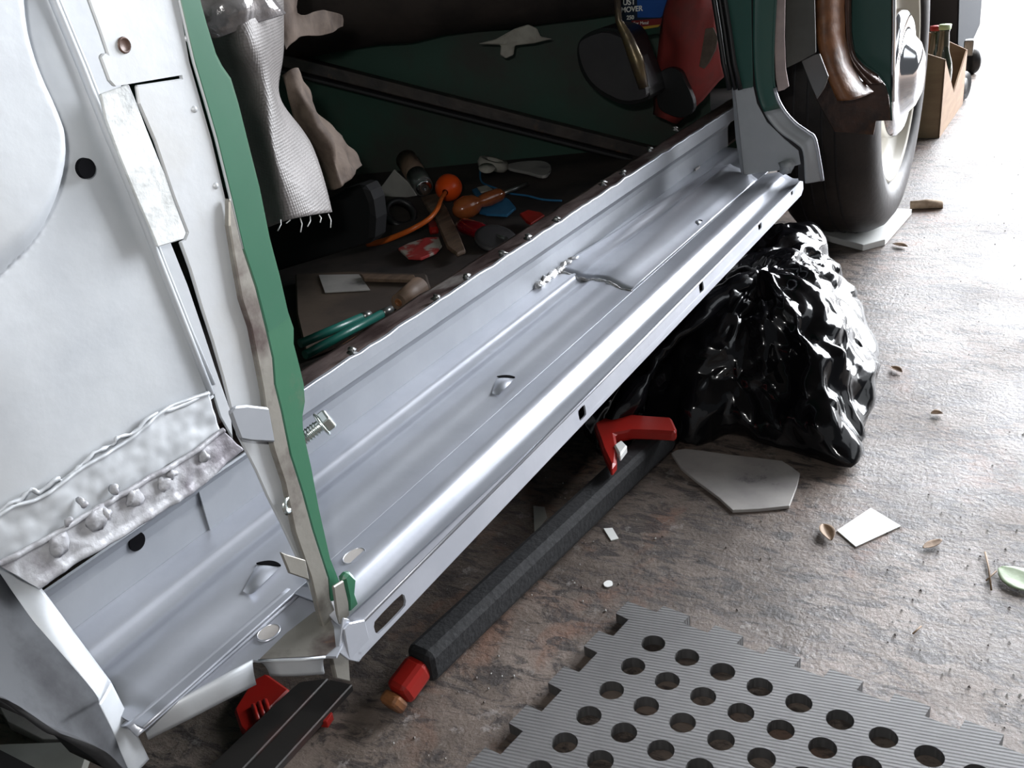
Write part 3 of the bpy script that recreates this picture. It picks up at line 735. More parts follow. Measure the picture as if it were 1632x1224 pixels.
# ---- unseen bodywork above and behind, added to block light from sill and floor
sheet('front_wing_side', [Vector((1.36, .345, .56)), Vector((1.62, .335, .54)), Vector((1.75, .33, .60)), Vector((2.1, .33, .60)), Vector((2.3, .335, .52)), Vector((3.1, .38, .50)), Vector((3.1, .38, .72)), Vector((1.36, .36, .82))], .004, M['teal'], CAR, bev=0)
sheet('bonnet', [Vector((1.36, .36, .82)), Vector((3.1, .38, .72)), Vector((3.1, 1.9, .74)), Vector((1.36, 1.95, .86))], .004, M['teal'], CAR, bev=0)
sheet('rear_wing_side', [Vector((-1.5, .42, .32)), Vector((-.02, .42, .30)), Vector((-.02, .42, .86)), Vector((-1.5, .45, .84))], .004, M['silver_left'], CAR, bev=0)
sheet('rear_underbody', [Vector((-1.5, .45, .235)), Vector((.19, .45, .235)), Vector((.19, 2.0, .235)), Vector((-1.5, 2.0, .235))], .004, M['under_dark'], CAR, bev=0)
sheet('rear_deck', [Vector((-1.5, .45, .84)), Vector((-.02, .42, .86)), Vector((-.02, 2.0, .88)), Vector((-1.5, 2.0, .84))], .004, M['green'], CAR, bev=0)
# ---- front wheel
WC = Vector((1.925, .314, .300)); R = .287
wheel = empty('wheel', (WC.x, .39, .012), None, None, parent=CAR)
prof_t = [(.195, .012), (.20, -.002), (.225, -.008), (.255, -.004), (.272, .008), (.280, .022), (.284, .032), (R, .045), (R, .075), (R, .105), (R, .135), (.283, .145), (.27, .158), (.24, .165), (.2, .155), (.195, .14)]
ty = lathe('tyre', prof_t, WC, (0, 1, 0), M['tyre'], wheel, seg=96)
for h in (.05, .072, .095, .118): lathe('tread_groove', [(R + .0008, h), (R + .0012, h + .002), (R + .0008, h + .004)], WC, (0, 1, 0), M['under_dark'], wheel, seg=96)
lathe('rim', [(.196, .01), (.190, .002), (.186, .006), (.182, .018), (.170, .030), (.150, .034), (.120, .030), (.10, .026), (0, .026)], WC, (0, 1, 0), M['cream'], wheel, seg=72)
hub = lathe('hubcap', [(.112, .026), (.113, .010), (.108, .0), (.098, -.006), (.084, -.004), (.072, -.010), (.055, -.026), (.035, -.034), (.012, -.036), (0, -.036)], WC, (0, 1, 0), M['chrome'], wheel, seg=72)
lathe('brake_drum', [(0, .10), (.11, .10), (.12, .14), (.12, .16), (0, .16)], WC, (0, 1, 0), M['rust'], wheel, seg=40)
finish(sheet('board', [Vector((*q, .0125)) for q in ((1.81, .346), (1.85, .314), (2.05, .30), (2.05, .45), (1.87, .45))], .0123, M['white_paper'], bev=.001, away=Vector((0, 0, -1))), 'white painted board lying flat under the car tyre', 'board')

# ---- inside of the car
FZ = .25
cab = empty('cabin', (1.2, 1.0, FZ), None, None, parent=CAR)
sheet('cabin_floor', [Vector((.40, .531, FZ)), Vector((2.1, .531, FZ)), Vector((2.1, 2.0, FZ)), Vector((.40, 2.0, FZ))], .004, M['carpet'], cab, bev=0, away=Vector((0, 0, -1)))
sheet('floor_upstand', [Vector((.40, .532, FZ)), Vector((1.6, .532, FZ)), Vector((1.6, .532, .318)), Vector((.40, .532, .318))], .003, M['rust'], cab, bev=0, away=Vector((0, 1, 0)))
ga = PZ(430, 292, FZ); gb = PZ(985, 238, FZ)
gp, gn = vplane(ga, gb)
G = lambda x, y: PN(x, y, gp, gn)
d_ = (gb - ga).normalized()
top = G(700, 75)
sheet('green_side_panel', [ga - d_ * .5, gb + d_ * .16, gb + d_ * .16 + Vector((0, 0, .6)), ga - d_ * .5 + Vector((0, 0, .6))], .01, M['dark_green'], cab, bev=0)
# dark roll of trim along the top of the panel
ra, rb_ = G(430, 92), G(1010, 12)
off = -gn if gn.dot(ga - EYE) > 0 else gn
rollpts = [ra - (rb_ - ra) * .4 + off * .03 + Vector((0, 0, .11)), ra + off * .045 + Vector((0, 0, .12)), ra.lerp(rb_, .5) + off * .05 + Vector((0, 0, .115)), rb_ + off * .04 + Vector((0, 0, .12)), rb_ + (rb_ - ra) * .3 + off * .03 + Vector((0, 0, .12))]
o = tube('trim_roll', sm(rollpts, 6, closed=False), .118, M['carpet'], cab, seg=28); wrinkle(o, .012, 9, 3)
# rusty strut lying across
sa, sb = G(455, 84) + off * .06, G(1045, 236) + off * .05
M3 = None
def bar(name, a, b, w_, h_, mat, parent=None, bev=.002, up=Vector((0, 0, 1))):
    x = (b - a).normalized(); y = up.cross(x).normalized(); z = x.cross(y)
    rot = Matrix((x, y, z)).transposed()
    return box(name, (a + b) / 2, ((b - a).length, w_, h_), mat, parent, rot=rot, bev=bev)
bar('rusty_strut', sa, sb, .03, .020, material('strut_rust', (.050, .036, .030), .5, .1, c2=(.022, .018, .018), scale=22, bump=.5, c3=(.16, .08, .04), s3=12, lo3=.66, hi3=.76), cab)
bar('rusty_strut_flange', sa + Vector((0, 0, -.015)) + off * .01, sb + Vector((0, 0, -.015)) + off * .01, .045, .006, M['under_dark'], cab)
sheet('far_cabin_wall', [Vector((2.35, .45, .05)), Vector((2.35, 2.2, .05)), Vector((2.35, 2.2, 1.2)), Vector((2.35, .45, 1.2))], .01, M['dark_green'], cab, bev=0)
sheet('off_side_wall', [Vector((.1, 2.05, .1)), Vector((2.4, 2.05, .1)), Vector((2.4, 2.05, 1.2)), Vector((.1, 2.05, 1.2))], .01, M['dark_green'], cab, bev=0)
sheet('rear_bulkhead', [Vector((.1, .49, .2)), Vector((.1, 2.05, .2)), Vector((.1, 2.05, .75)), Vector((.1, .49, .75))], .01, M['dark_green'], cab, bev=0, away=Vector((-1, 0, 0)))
sheet('roof', [Vector((.0, .42, 1.22)), Vector((2.4, .42, 1.22)), Vector((2.4, 2.05, 1.22)), Vector((.0, 2.05, 1.22))], .02, M['green'], cab, bev=0, away=Vector((0, 0, 1)))

# ------------------------------------------------------------------ loose things inside the car
def VF(px, py, d=0.0): return PZ(px, py, FZ + d)
# shiny tape and woven sack
def blanket(name, cols, mat, amp, sc, seed, th=.002, n=10, parent=None, ridged=False):
    """cloth lofted through columns of (px,py,depth-plane Y)"""
    C_ = [sm([PY(x, y, yy) for x, y, yy in c], n, closed=False) for c in cols]
    C2 = []
    L0 = len(C_[0])
    for i in range(L0):
        C2.append(sm([c[i] for c in C_], 6, closed=False))
    o = grid(name, C2, mat, parent, th=0)
    wrinkle(o, amp, sc, seed, ridged); solid(o, th, 0); return o
sack = blanket('woven_sack', [
    [(300, -60, .62), (335, 60, .62), (370, 150, .62), (400, 250, .60), (425, 362, .58)],
    [(360, -60, .60), (385, 60, .57), (400, 140, .58), (425, 240, .56), (455, 352, .55)],
    [(410, -60, .60), (425, 60, .58), (428, 140, .57), (455, 235, .555), (495, 343, .545)],
    [(450, -60, .62), (452, 70, .62), (440, 155, .60), (492, 235, .58), (522, 340, .56)]], M['woven'], .006, 15, 3)
finish(sack, 'grubby white woven plastic sack with a frayed hem hanging behind the green post', 'sack')
for k in range(16):
    x = 448 + k * 5 + random.uniform(-2, 2); y0 = 350 - (k * .6)
    a = PY(x, y0, .552); b = PY(x + random.uniform(-8, 14), y0 + random.uniform(6, 24), .55)
    if k % 3 == 0: tube('frayed_thread', [a, a.lerp(b, .5) + Vector((.002, 0, 0)), b], .0005, M['white_paper'], sack, seg=5)
tp = blanket('silver_tape', [
    [(300, -60, .60), (318, 30, .59), (334, 60, .59)],
    [(380, -60, .58), (385, 10, .57), (392, 45, .57)],
    [(430, -60, .58), (440, -5, .57), (450, 20, .575)]], M['tape'], .006, 60, 5)
finish(tp, 'shiny crumpled silver film wrapped over the top of the woven sack', 'film')
cl = blanket('brown_cloth', [
    [(452, 120, .66), (470, 200, .66), (500, 260, .66), (520, 300, .66)],
    [(470, 110, .66), (500, 190, .64), (530, 240, .63), (548, 296, .63)],
    [(490, 140, .68), (520, 200, .66), (560, 240, .66), (572, 262, .66)]], M['brown_cloth'], .008, 45, 8)
finish(cl, 'dusty brown cloth tucked behind the lower half of the white woven sack', 'cloth')
cl = blanket('brown_rag', [
    [(430, -60, .70), (442, 10, .68), (455, 80, .68)],
    [(462, -60, .70), (463, 20, .68), (464, 70, .68)],
    [(476, 20, .69), (478, 38, .69), (480, 58, .69)],
    [(515, 16, .70), (515, 34, .70), (514, 56, .70)],
    [(545, 24, .72), (547, 32, .72), (546, 42, .72)]], M['brown_cloth'], .006, 40, 11)
finish(cl, 'crumpled brown rag at the top of the woven sack, above the rusty strut', 'rag')
# white scrap of rag on the ledge
e_ = off * .12
def GG(x, y): return PN(x, y, gp + off * .11, gn)
rg_ = sheet('white_rag', loop([(762, 70), (790, 62), (820, 46), (842, 38), (856, 45), (862, 58), (880, 62), (850, 68), (820, 72), (818, 88), (806, 95), (796, 88), (798, 72)], GG), .006, M['white_rub'], bev=.002)
wrinkle(rg_, .004, 60, 2); finish(rg_, 'small off-white rag draped on the ledge of the green panel', 'rag')
# dark rounded housing
def HX(x, y, d=0): return PX(x, y, 1.31 + d)
hs = empty('mirror_housing', HX(980, 160), 'dark grey rounded mirror housing on a bronze bracket beside the red cloth', 'mirror')
outl = sm([Vector((a, b, 0)) for a, b in ((922, 74), (935, 60), (962, 52), (985, 58), (998, 66), (1012, 100), (1030, 150), (1010, 160), (985, 158), (950, 138), (930, 110))], 4)
sheet('housing', [HX(q.x, q.y) for q in outl], .05, M['dark_grey'], hs, bev=.006)
rim_ = sm([Vector((a, b, 0)) for a, b in ((920, 76), (932, 56), (962, 44), (990, 48), (1004, 62), (1018, 100), (1036, 152), (1012, 166), (984, 164), (946, 142), (925, 112))], 4)
sheet('housing_shell', [HX(q.x, q.y, .012) for q in rim_], .06, M['black'], hs, bev=.006)
tube('bracket', [HX(x, y, -.01) for x, y in ((981, -40), (986, 32), (1000, 60), (1014, 95), (1026, 140))], [.0048, .0048, .008, .010, .007], material('bronze_brown', (.16, .12, .06), .3, .5, c2=(.08, .06, .05), scale=30, bump=.6), hs, seg=12)
# rust remover bottle with its label
bt = empty('plastic_bottle', PX(1020, 48, 1.45), 'dark plastic bottle with a blue RUST REMOVER label leaning behind the mirror housing', 'bottle')
cB = PX(1030, 48, 1.45)
BX = lambda x, y, d=0: PX(x, y, 1.45 + d)
sheet('bottle_body', loop([(985, -90), (986, 0), (990, 40), (1000, 62), (1076, 52), (1082, 0), (1082, -90)], BX), .012, M['dark_green'], bt, bev=.006)
sheet('label', loop([(990, -60), (992, 34), (1016, 48), (1054, 42), (1052, 32), (1070, 28), (1076, 0), (1076, -60)], lambda x, y: BX(x, y, -.002)), .0015, M['label_dark'], bt, bev=0)
sheet('blue_field', loop([(1014, -60), (1016, 28), (1052, 28), (1062, 20), (1074, 0), (1076, -60)], lambda x, y: BX(x, y, -.0028)), .0006, M['label_blue'], bt, bev=0)
sheet('red_field', loop([(1006, 33), (1056, 29), (1052, 42), (1010, 47)], lambda x, y: BX(x, y, -.0024)), .0008, M['label_red'], bt, bev=0)
sheet('yellow_band', loop([(1013, 44), (1052, 39), (1049, 43), (1017, 48)], lambda x, y: BX(x, y, -.0032)), .0006, M['yellow'], bt, bev=0)
def text(s, p, px_h, name='print', bold=.0, parent=None, mat=None, x=1.45, slant=0):
    """flat lettering standing in the plane of the label"""
    cu = bpy.data.curves.new(name, 'FONT'); cu.body = s; cu.size = 1; cu.offset = bold; cu.extrude = .02
    ob = bpy.data.objects.new(name, cu); COL.objects.link(ob)
    dg = bpy.context.evaluated_depsgraph_get(); me = bpy.data.meshes.new_from_object(ob.evaluated_get(dg)); bpy.data.objects.remove(ob)
    a = PX(p[0], p[1], x); b = PX(p[0] + 10, p[1] - slant, x); c = PX(p[0], p[1] - px_h / .72, x)
    ux = (b - a).normalized(); uz = (c - a); h = uz.length; uz.normalize(); un = Vector((-1, 0, 0))
    for v in me.vertices:
        v.co = a + ux * v.co.x * h + uz * v.co.y * h + un * (v.co.z * .02 + .0008)
    me.materials.clear()
    return link(name, me, mat or M['print'], parent)
text('UST', (993, 8), 9.5, bold=.02, parent=bt, x=1.4465, slant=.6)
text('MOVER', (990, 20), 8.6, bold=.02, parent=bt, x=1.4465, slant=.9)
text('250', (999, 31), 6.5, bold=.02, parent=bt, x=1.4465, slant=.5)
text('For Metal', (1010, 39.5), 5.0, bold=.0, parent=bt, x=1.4465, slant=.5)
# red cloth
RX = lambda x, y, d=0: PX(x, y, 1.43 + d)
rc = []
def rcpt(u, v):
    Lx = [(1076, -50), (1062, 10), (1050, 60), (1043, 110), (1040, 150), (1036, 182)]
    Rx = [(1140, -50), (1140, 20), (1146, 60), (1150, 100), (1156, 120), (1080, 196)]
    f = v * 5; i = min(int(f), 4); t = f - i
    l = (Lx[i][0] + (Lx[i + 1][0] - Lx[i][0]) * t, Lx[i][1] + (Lx[i + 1][1] - Lx[i][1]) * t)
    r = (Rx[i][0] + (Rx[i + 1][0] - Rx[i][0]) * t, Rx[i][1] + (Rx[i + 1][1] - Rx[i][1]) * t)
    return RX(l[0] + (r[0] - l[0]) * u, l[1] + (r[1] - l[1]) * u, -.03 * math.sin(u * math.pi))
o = grid('red_jacket', [[rcpt(i / 15, j / 29) for j in range(30)] for i in range(16)], M['red_cloth']); wrinkle(o, .016, 18, 4); solid(o, .004)
finish(o, 'dusty red cloth with a dark opening hanging beside the hinge pillar', 'cloth')
ho = sm([Vector((a, b, 0)) for a, b in ((1048, 130), (1052, 115), (1068, 108), (1084, 114), (1092, 130), (1104, 158), (1104, 178), (1086, 188), (1064, 182), (1050, 172), (1046, 150))], 3)
sheet('dark_opening', [RX(q.x, q.y, -.05) for q in ho], .012, M['black'], o, bev=.003)  # black plate stands in for the shade inside the cloth
sheet('grey_patch', loop([(1124, 46), (1136, 44), (1144, 60), (1140, 80), (1130, 100), (1122, 110), (1114, 106)], lambda x, y: RX(x, y, -.045)), .003, M['brown_cloth'], o)

# box-like black thing behind the post
bk = sheet('black_case', loop([(424, 362), (500, 330), (548, 302), (574, 294), (584, 300), (592, 320), (596, 350), (594, 380), (586, 389), (540, 403), (470, 424), (438, 434)], lambda x, y: PX(x, y, .86)), .03, material('scuffed_black', (.007, .007, .008), .75, 0, spec=.25), bev=.008)
finish(bk, 'black case on the cabin floor below the frayed end of the sack', 'case')
# grey card triangle
t_ = sheet('grey_card', loop([(592, 328), (600, 308), (628, 270), (655, 296), (664, 312), (600, 322)], lambda x, y: VF(x, y, .06) if False else PX(x, y, 1.22)), .003, M['grey_white']); finish(t_, 'pointed scrap of grey card standing behind the orange bulb and black ring', 'card')
# torch
a, b = PX(648, 255, 1.22), PX(675, 298, 1.16)
tc_ = empty('torch', b - Vector((0, 0, .02)), 'small dull metal torch pointing at the orange bulb', 'torch')
tube('barrel', [a, a.lerp(b, .6)], [.017, .016], M['wood'], tc_, seg=20); tube('head', [a.lerp(b, .6), a.lerp(b, .8), b], [.016, .0155, .015], M['steel'], tc_, seg=20)
lathe('cap_ring', [(.004, 0), (.011, 0), (.0125, .003), (.011, .005), (.004, .004)], b, (b - a), M['chrome'], tc_, seg=24)
# orange bulb with a tube
bp_ = empty('squeeze_bulb', VF(715, 300, .03) - Vector((0, 0, .02)), 'orange rubber squeeze bulb with a curling orange tube on the cabin floor', 'bulb')
bc = VF(715, 299, .032)
ax_ = (VF(700, 320, .03) - bc).normalized()
lathe('bulb', [(.0045, .024), (.009, .0215), (.0155, .015), (.0195, .006), (.0198, -.004), (.017, -.012), (.011, -.019), (.004, -.0225), (0, -.023)], bc, ax_, M['orange'], bp_, seg=40)
tp_ = sm([bc + ax_ * .022] + [VF(x, y, h) for x, y, h in ((703, 318, .040), (696, 334, .038), (682, 350, .034), (655, 366, .026), (628, 378, .016), (605, 386, .010), (585, 389, .008))], 6, closed=False)
tube('tube', tp_, [.0028 + .0014 * (i / len(tp_)) for i in range(len(tp_))], M['orange2'], bp_, seg=12)
# amber screwdriver
def tool(name, label, cat, a, b, prof, mat, shaft=None, smat=None, seg=24):
    e = empty(name, (a + b) / 2 - Vector((0, 0, .012)), label, cat)
    ax = (b - a).normalized(); L_ = (b - a).length
    lathe('handle', [(0, 0)] + [(r, t * L_) for t, r in prof] + [(0, L_)], a, ax, mat, e, seg=seg)
    if shaft: tube('blade', [b, b + ax * shaft], .003, smat or M['steel'], e, seg=10)
    return e
tool('screwdriver', 'amber brown screwdriver handle lying across the blue paper', 'screwdriver', VF(724, 338, .018), VF(802, 308, .02), [(.01, .006), (.1, .014), (.25, .0165), (.38, .015), (.48, .0085), (.55, .009), (.65, .011), (.9, .0105), (.98, .007)], M['amber'], .05)
tool('red_screwdriver', 'glossy ruby red screwdriver handle in front of the amber one', 'screwdriver', VF(732, 358, .012), VF(778, 372, .012), [(.02, .007), (.2, .011), (.7, .0115), (.95, .008)], M['ruby'], .04)
# blue paper
bpz = sheet('blue_packet', loop([(752, 302), (765, 297), (790, 305), (812, 318), (822, 330), (808, 342), (775, 340), (756, 335), (764, 320)], lambda x, y: VF(x, y, .006)), .004, M['blue']); finish(bpz, 'bright blue paper packet under the amber screwdriver', 'packet')
tb2 = sheet('cream_card', loop([(760, 298), (776, 295), (788, 303), (766, 306)], lambda x, y: VF(x, y, .012)), .002, M['white_rub']); finish(tb2, 'cream scrap of card on the upper corner of the blue packet', 'card')
# white coil of tape and grey sole
cx = VF(784, 268, .012)
coil = empty('tape_roll', cx - Vector((0, 0, .01)), 'partly used white tape roll between the blue packet and the green panel', 'tape')
lathe('coil', [(.012, 0), (.024, 0), (.026, .006), (.024, .014), (.012, .014), (.012, 0)], cx, (0.2, -.3, 1), M['white_rub'], coil, seg=28)
lathe('lid', [(0, .001), (.012, .001), (.013, .003), (0, .005)], VF(776, 270, .035), (-.3, -.3, 1), M['white_rub'], coil, seg=24)
so_ = sheet('shoe_insole', [PZ(q.x, q.y, FZ + .01) for q in sm([Vector((a, b, 0)) for a, b in ((808, 262), (832, 257), (862, 256), (877, 262), (876, 274), (864, 280), (840, 274), (812, 268))], 3)], .005, M['grey_white'], bev=.001); finish(so_, 'ribbed pale grey insole lying beside the white tape roll', 'insole')
wr = tube('blue_wire', sm([VF(x, y, .01) for x, y in ((765, 270), (768, 290), (790, 300), (812, 308), (840, 312), (865, 318), (895, 320))], 6, closed=False), .0016, M['blue'], seg=8); finish(wr, 'thin blue wire trailing right from the tape roll', 'wire')
# brown strap, black ring
bs = sheet('brown_strap', loop([(670, 312), (696, 308), (712, 330), (732, 372), (742, 398), (728, 404), (712, 392), (694, 350), (680, 330)], lambda x, y: VF(x, y, .014)), .006, M['wood'], bev=.002); finish(bs, 'flat brown wooden strip passing behind the orange tube', 'strip')
rn = lathe('black_ring', [(.017, 0), (.024, 0), (.026, .006), (.024, .012), (.017, .012), (.017, 0)], VF(636, 344, .006), (-.3, -.6, .6), M['rubber'], seg=32); finish(rn, 'black rubber ring lying beside the torch and the orange tube', 'ring')
# wrapper, green goggles-like lens, red bits
wp = sheet('red_white_wrapper', loop([(634, 396), (652, 386), (680, 380), (700, 376), (704, 390), (696, 400), (670, 411), (650, 410)], lambda x, y: VF(x, y, .008)), .004, material('red_white_print', (.45, .05, .05), .4, 0, c2=(.5, .47, .42), scale=30, lo=.48, hi=.55), bev=.001); wrinkle(wp, .003, 80, 2); finish(wp, 'torn red and white wrapper in front of the brown wooden strip', 'wrapper')
gl = lathe('grey_disc', [(0, .004), (.022, .004), (.028, .001), (.028, -.003), (0, -.003)], VF(790, 380, .01), (-.2, -.4, 1), M['dark_grey'], seg=32); finish(gl, 'dark grey disc lying against the rusty sill flange', 'disc')
rd = sheet('red_tag', loop([(828, 340), (842, 334), (862, 338), (868, 342), (846, 356), (838, 352)], lambda x, y: VF(x, y, .015)), .004, M['red'], bev=.001); finish(rd, 'small bright red plastic tag near the rusty flange', 'tag')
rd = sheet('red_stopper', loop([(680, 350), (694, 345), (698, 362), (684, 364)], lambda x, y: VF(x, y, .01)), .01, M['red'], bev=.003); finish(rd, 'small dark red stopper beside the wooden strip', 'stopper')
# cardboard box with white label
cb = empty('cardboard_box', VF(560, 470), 'worn brown cardboard box with a white label near the green post', 'box')
sheet('box_top', loop([(470, 436), (560, 432), (680, 436), (690, 470), (640, 500), (486, 560), (472, 500)], lambda x, y: VF(x, y, .012)), .011, M['card_dark'], cb, bev=.002)
sheet('label', loop([(508, 438), (572, 437), (590, 462), (518, 466)], lambda x, y: VF(x, y, .0135)), .001, M['grey_white'], cb, bev=0)
sheet('flap', loop([(574, 436), (660, 438), (664, 446), (580, 444)], lambda x, y: VF(x, y, .018)), .004, M['wood'], cb)
for k, (p, q) in enumerate((((478, 548), (590, 500)), ((486, 566), (624, 492)))):
    a, b = VF(*p, .03), VF(*q, .03); ax = (b - a)
    e = empty('pencil', (a + b) / 2 - Vector((0, 0, .005)), ('green pencil lying on the box, the one farther from the sill' if k == 0 else 'green pencil lying on the box, the one nearer the sill'), 'pencil', 'green pencils in the cabin')
    tube('barrel', [a, a.lerp(b, .88)], .0045, M['green_pen'], e, seg=12); tube('ferrule', [a.lerp(b, .88), b], [.0047, .0038], M['steel'], e, seg=12)
a, b = VF(635, 482, .03), VF(668, 458, .03)
ck = empty('cork', (a + b) / 2 - Vector((0, 0, .012)), 'brown ribbed cork lying past the ends of the green pencils', 'cork')
tube('body', [a, b], [.009, .012], M['wood'], ck, seg=20); lathe('bore', [(0, .0005), (.0025, .0005), (.003, .0012), (.0045, .0003)], a, (a - b), M['rust_orange'], ck, seg=14)

# ------------------------------------------------------------------ bin bag
rimp = [(1225, 366, .150), (1262, 364, .145), (1292, 374, .135), (1312, 400, .12), (1322, 418, .10), (1326, 446, .085), (1346, 462, .075), (1352, 480, .07), (1370, 486, .065), (1384, 520, .06), (1396, 552, .055), (1392, 576, .05), (1398, 600, .045), (1390, 630, .035), (1376, 662, .025), (1382, 690, .02), (1380, 715, .014), (1364, 750, .006), (1330, 742, .006), (1290, 730, .006), (1250, 716, .008), (1215, 708, .010), (1180, 692, .012), (1150, 690, .012), (1120, 708, .010), (1098, 712, .010), (1070, 700, .012), (1030, 668, .02), (990, 656, .03)]
rim3 = [PZ(x, y, z) for x, y, z in rimp]
rim3 += [Vector((.93, .47, .03)), Vector((.98, .53, .03)), Vector((1.10, .57, .04)), Vector((1.25, .60, .05)), Vector((1.42, .58, .07)), Vector((1.50, .52, .10))]
rim3 = sm(rim3, 4)
nb = len(rim3)
cen = Vector((1.20, .36, .0))
rows = []
NR = 44
for i in range(NR):
    t = i / (NR - 1); row = []
    for p in rim3:
        q = cen.lerp(Vector((p.x, p.y, 0)), t)
        topz = .165 - .03 * max(0, (q.x - 1.3)) 
        z = p.z + (topz - p.z) * (1 - t ** 2.2)
        row.append(Vector((q.x, q.y, z)))
    rows.append(row)
for k, s in enumerate((.985, .95, .9)):
    rows.append([Vector((cen.x + (p.x - cen.x) * s, cen.y + (p.y - cen.y) * s, p.z * (.6, .25, 0)[k] + .002)) for p in rim3])
bag = grid('bin_bag', rows, M['bin'], close=True)
me = bag.data; oc = WL[bag.name]
ns = [v.normal.copy() for v in me.vertices]
rb1 = random.Random(5)
for v, nn in zip(me.vertices, ns):
    wp_ = v.co + oc
    if wp_.z < .004: continue
    f = min(1, wp_.z / .03)
    warp = Vector((noise.noise(wp_ * 7), noise.noise(wp_ * 7 + Vector((5, 0, 0))), 0)) * .09
    q = wp_ + warp
    e1 = .5 - abs(noise.noise(Vector((q.x * 18, q.y * 24, q.z * 18)) + Vector((9, 2, 4)))) * 2
    d1, _ = noise.voronoi(Vector((q.x * 12, q.y * 15, q.z * 9)))
    a = .5 - abs(noise.noise(Vector((q.x * 7, q.y * 11, q.z * 5)))) * 2.0
    v.co += nn * f * (.013 * a + .030 * (d1[0] - .45) + .012 * e1 + .007 * rb1.uniform(-1, 1))
    if (v.co + oc).z < .002: v.co.z = .002 - oc.z
me.update()
dm = bag.modifiers.new('crumple', 'DECIMATE'); dm.ratio = .17
subd(bag, 1)
finish(bag, 'crumpled glossy black bin bag on the floor under the silver sill', 'bag')

# ------------------------------------------------------------------ floor things
# jack handle
ja, jb = PZ(668, 1062, .028), PZ(1062, 690, .030)
jh = empty('jack_handle', (ja + jb) / 2 * Vector((1, 1, 0)) if False else Vector(((ja.x + jb.x) / 2, (ja.y + jb.y) / 2, .004)), 'long black foam-covered jack handle with a red end lying on the concrete', 'handle')
bar('foam_sleeve', ja, jb, .030, .034, M['foam_black'], jh, bev=.007)
jc = PZ(634, 1108, .018)
bar('red_tip', ja.lerp(jc, -.1), jc, .024, .024, M['red'], jh, bev=.006)
bar('rusty_plug', jc, jc + (jc - ja).normalized() * .012 + Vector((0, 0, -.002)), .020, .020, M['rust_orange'], jh, bev=.004)
# red bracket by the bag
rb = empty('red_bracket', PZ(990, 700, .0), 'bent red plastic bracket with a white clip at the far end of the black handle', 'bracket')
sheet('arm', loop([(946, 674), (965, 664), (986, 658), (1070, 664), (1079, 684), (1074, 689), (1040, 687), (1000, 686), (980, 690), (984, 710), (982, 736), (974, 746), (962, 720)], lambda x, y: PZ(x, y, .064)), .014, M['red'], rb, bev=.003)
sheet('clip', loop([(978, 708), (990, 700), (1000, 710), (988, 726)], lambda x, y: PZ(x, y, .0665)), .010, M['white_paper'], rb, bev=.002)
# flat plates and papers
def flat(name, label, cat, pts, z, th, mat, bev=.0005, smooth=0):
    P = [PZ(*p, z) for p in pts]
    if smooth: P = sm(P, smooth)
    o = sheet(name, P, th, mat, bev=bev, away=Vector((0, 0, -1))); return finish(o, label, cat)
flat('plastic_plate', 'grubby pale plastic plate with a pointed outline lying beside the bin bag', 'plate',
     [(1070, 722), (1078, 717), (1092, 715), (1120, 718), (1160, 724), (1220, 731), (1246, 734), (1262, 744), (1275, 754), (1270, 775), (1258, 806), (1210, 811), (1168, 813), (1145, 792), (1110, 766), (1085, 745)], .004, .004, M['grey_white'])
flat('white_card', 'clean white rectangular card on the concrete right of the pale plate', 'card', [(1334, 845), (1388, 809), (1436, 838), (1364, 871)], .0015, .0012, M['white_paper'], bev=0)
flat('card_scrap', 'small off-white upright scrap of card behind the black handle', 'card', [(850, 806), (868, 808), (872, 824), (862, 838), (852, 852)], .0015, .0012, M['grey_board'], bev=0)
flat('paper_chip', 'small white rectangular chip right of the black handle', 'chip', [(962, 842), (976, 841), (986, 858), (974, 861)], .0015, .0012, M['white_paper'], bev=0)
flat('paper_dot', 'tiny white paper disc on the stained concrete above the foam mat', 'chip', [(962, 929), (968, 925), (975, 926), (976, 932), (970, 935), (964, 934)], .0015, .001, M['white_paper'], bev=0, smooth=3)
# litter: leaves and chips
def leaf(label, px, py, ln, wd, rz, mat, cup=.3, name='dry_leaf'):
    c = PZ(px, py, .002); rows = []; M3 = Matrix.Rotation(rz, 3, 'Z')
    for i in range(13):
        t = i / 12; row = []
        ww = wd * math.sin(math.pi * (t * .92 + .04)) ** .8
        for j in range(7):
            q = -1 + j / 3
            row.append(c + M3 @ Vector(((t - .5) * ln, q * ww, abs(q) * ww * cup + .15 * ln * (t - .5) ** 2 + .0004 * random.random())))
        rows.append(row)
    o = grid(name, rows, mat, th=.0004); finish(o, label, 'leaf', 'leaves on the concrete'); return o
leaf('curled brown dry leaf touching the left corner of the white card', 1318, 850, .030, .008, .5, M['leaf'], .6)
leaf('curled dry leaf on the bright concrete right of the bin bag', 1428, 590, .022, .006, .9, M['leaf'], .6)
leaf('tiny brown curled leaf on the bright concrete near the right edge', 1493, 660, .014, .006, 1.9, M['leaf'], .6)
leaf('brown leaf lying against the board under the tyre', 1434, 392, .03, .008, 1.2, M['leaf'], .5)
leaf('narrow yellowish leaf right of the white card', 1486, 868, .026, .005, -.6, M['leaf'], .3)
leaf('pale green leaf at the right edge of the picture', 1626, 925, .045, .018, 1.0, M['leaf_green'], .1, 'green_leaf')
wd_ = tube('wood_chunk', [PZ(1451, 327, .008), PZ(1475, 325, .009), PZ(1502, 325, .008)], [.008, .010, .008], M['pale_wood'], seg=10); wrinkle(wd_, .005, 60, 2); finish(wd_, 'pale chunk of rotten wood on the concrete right of the tyre', 'wood')
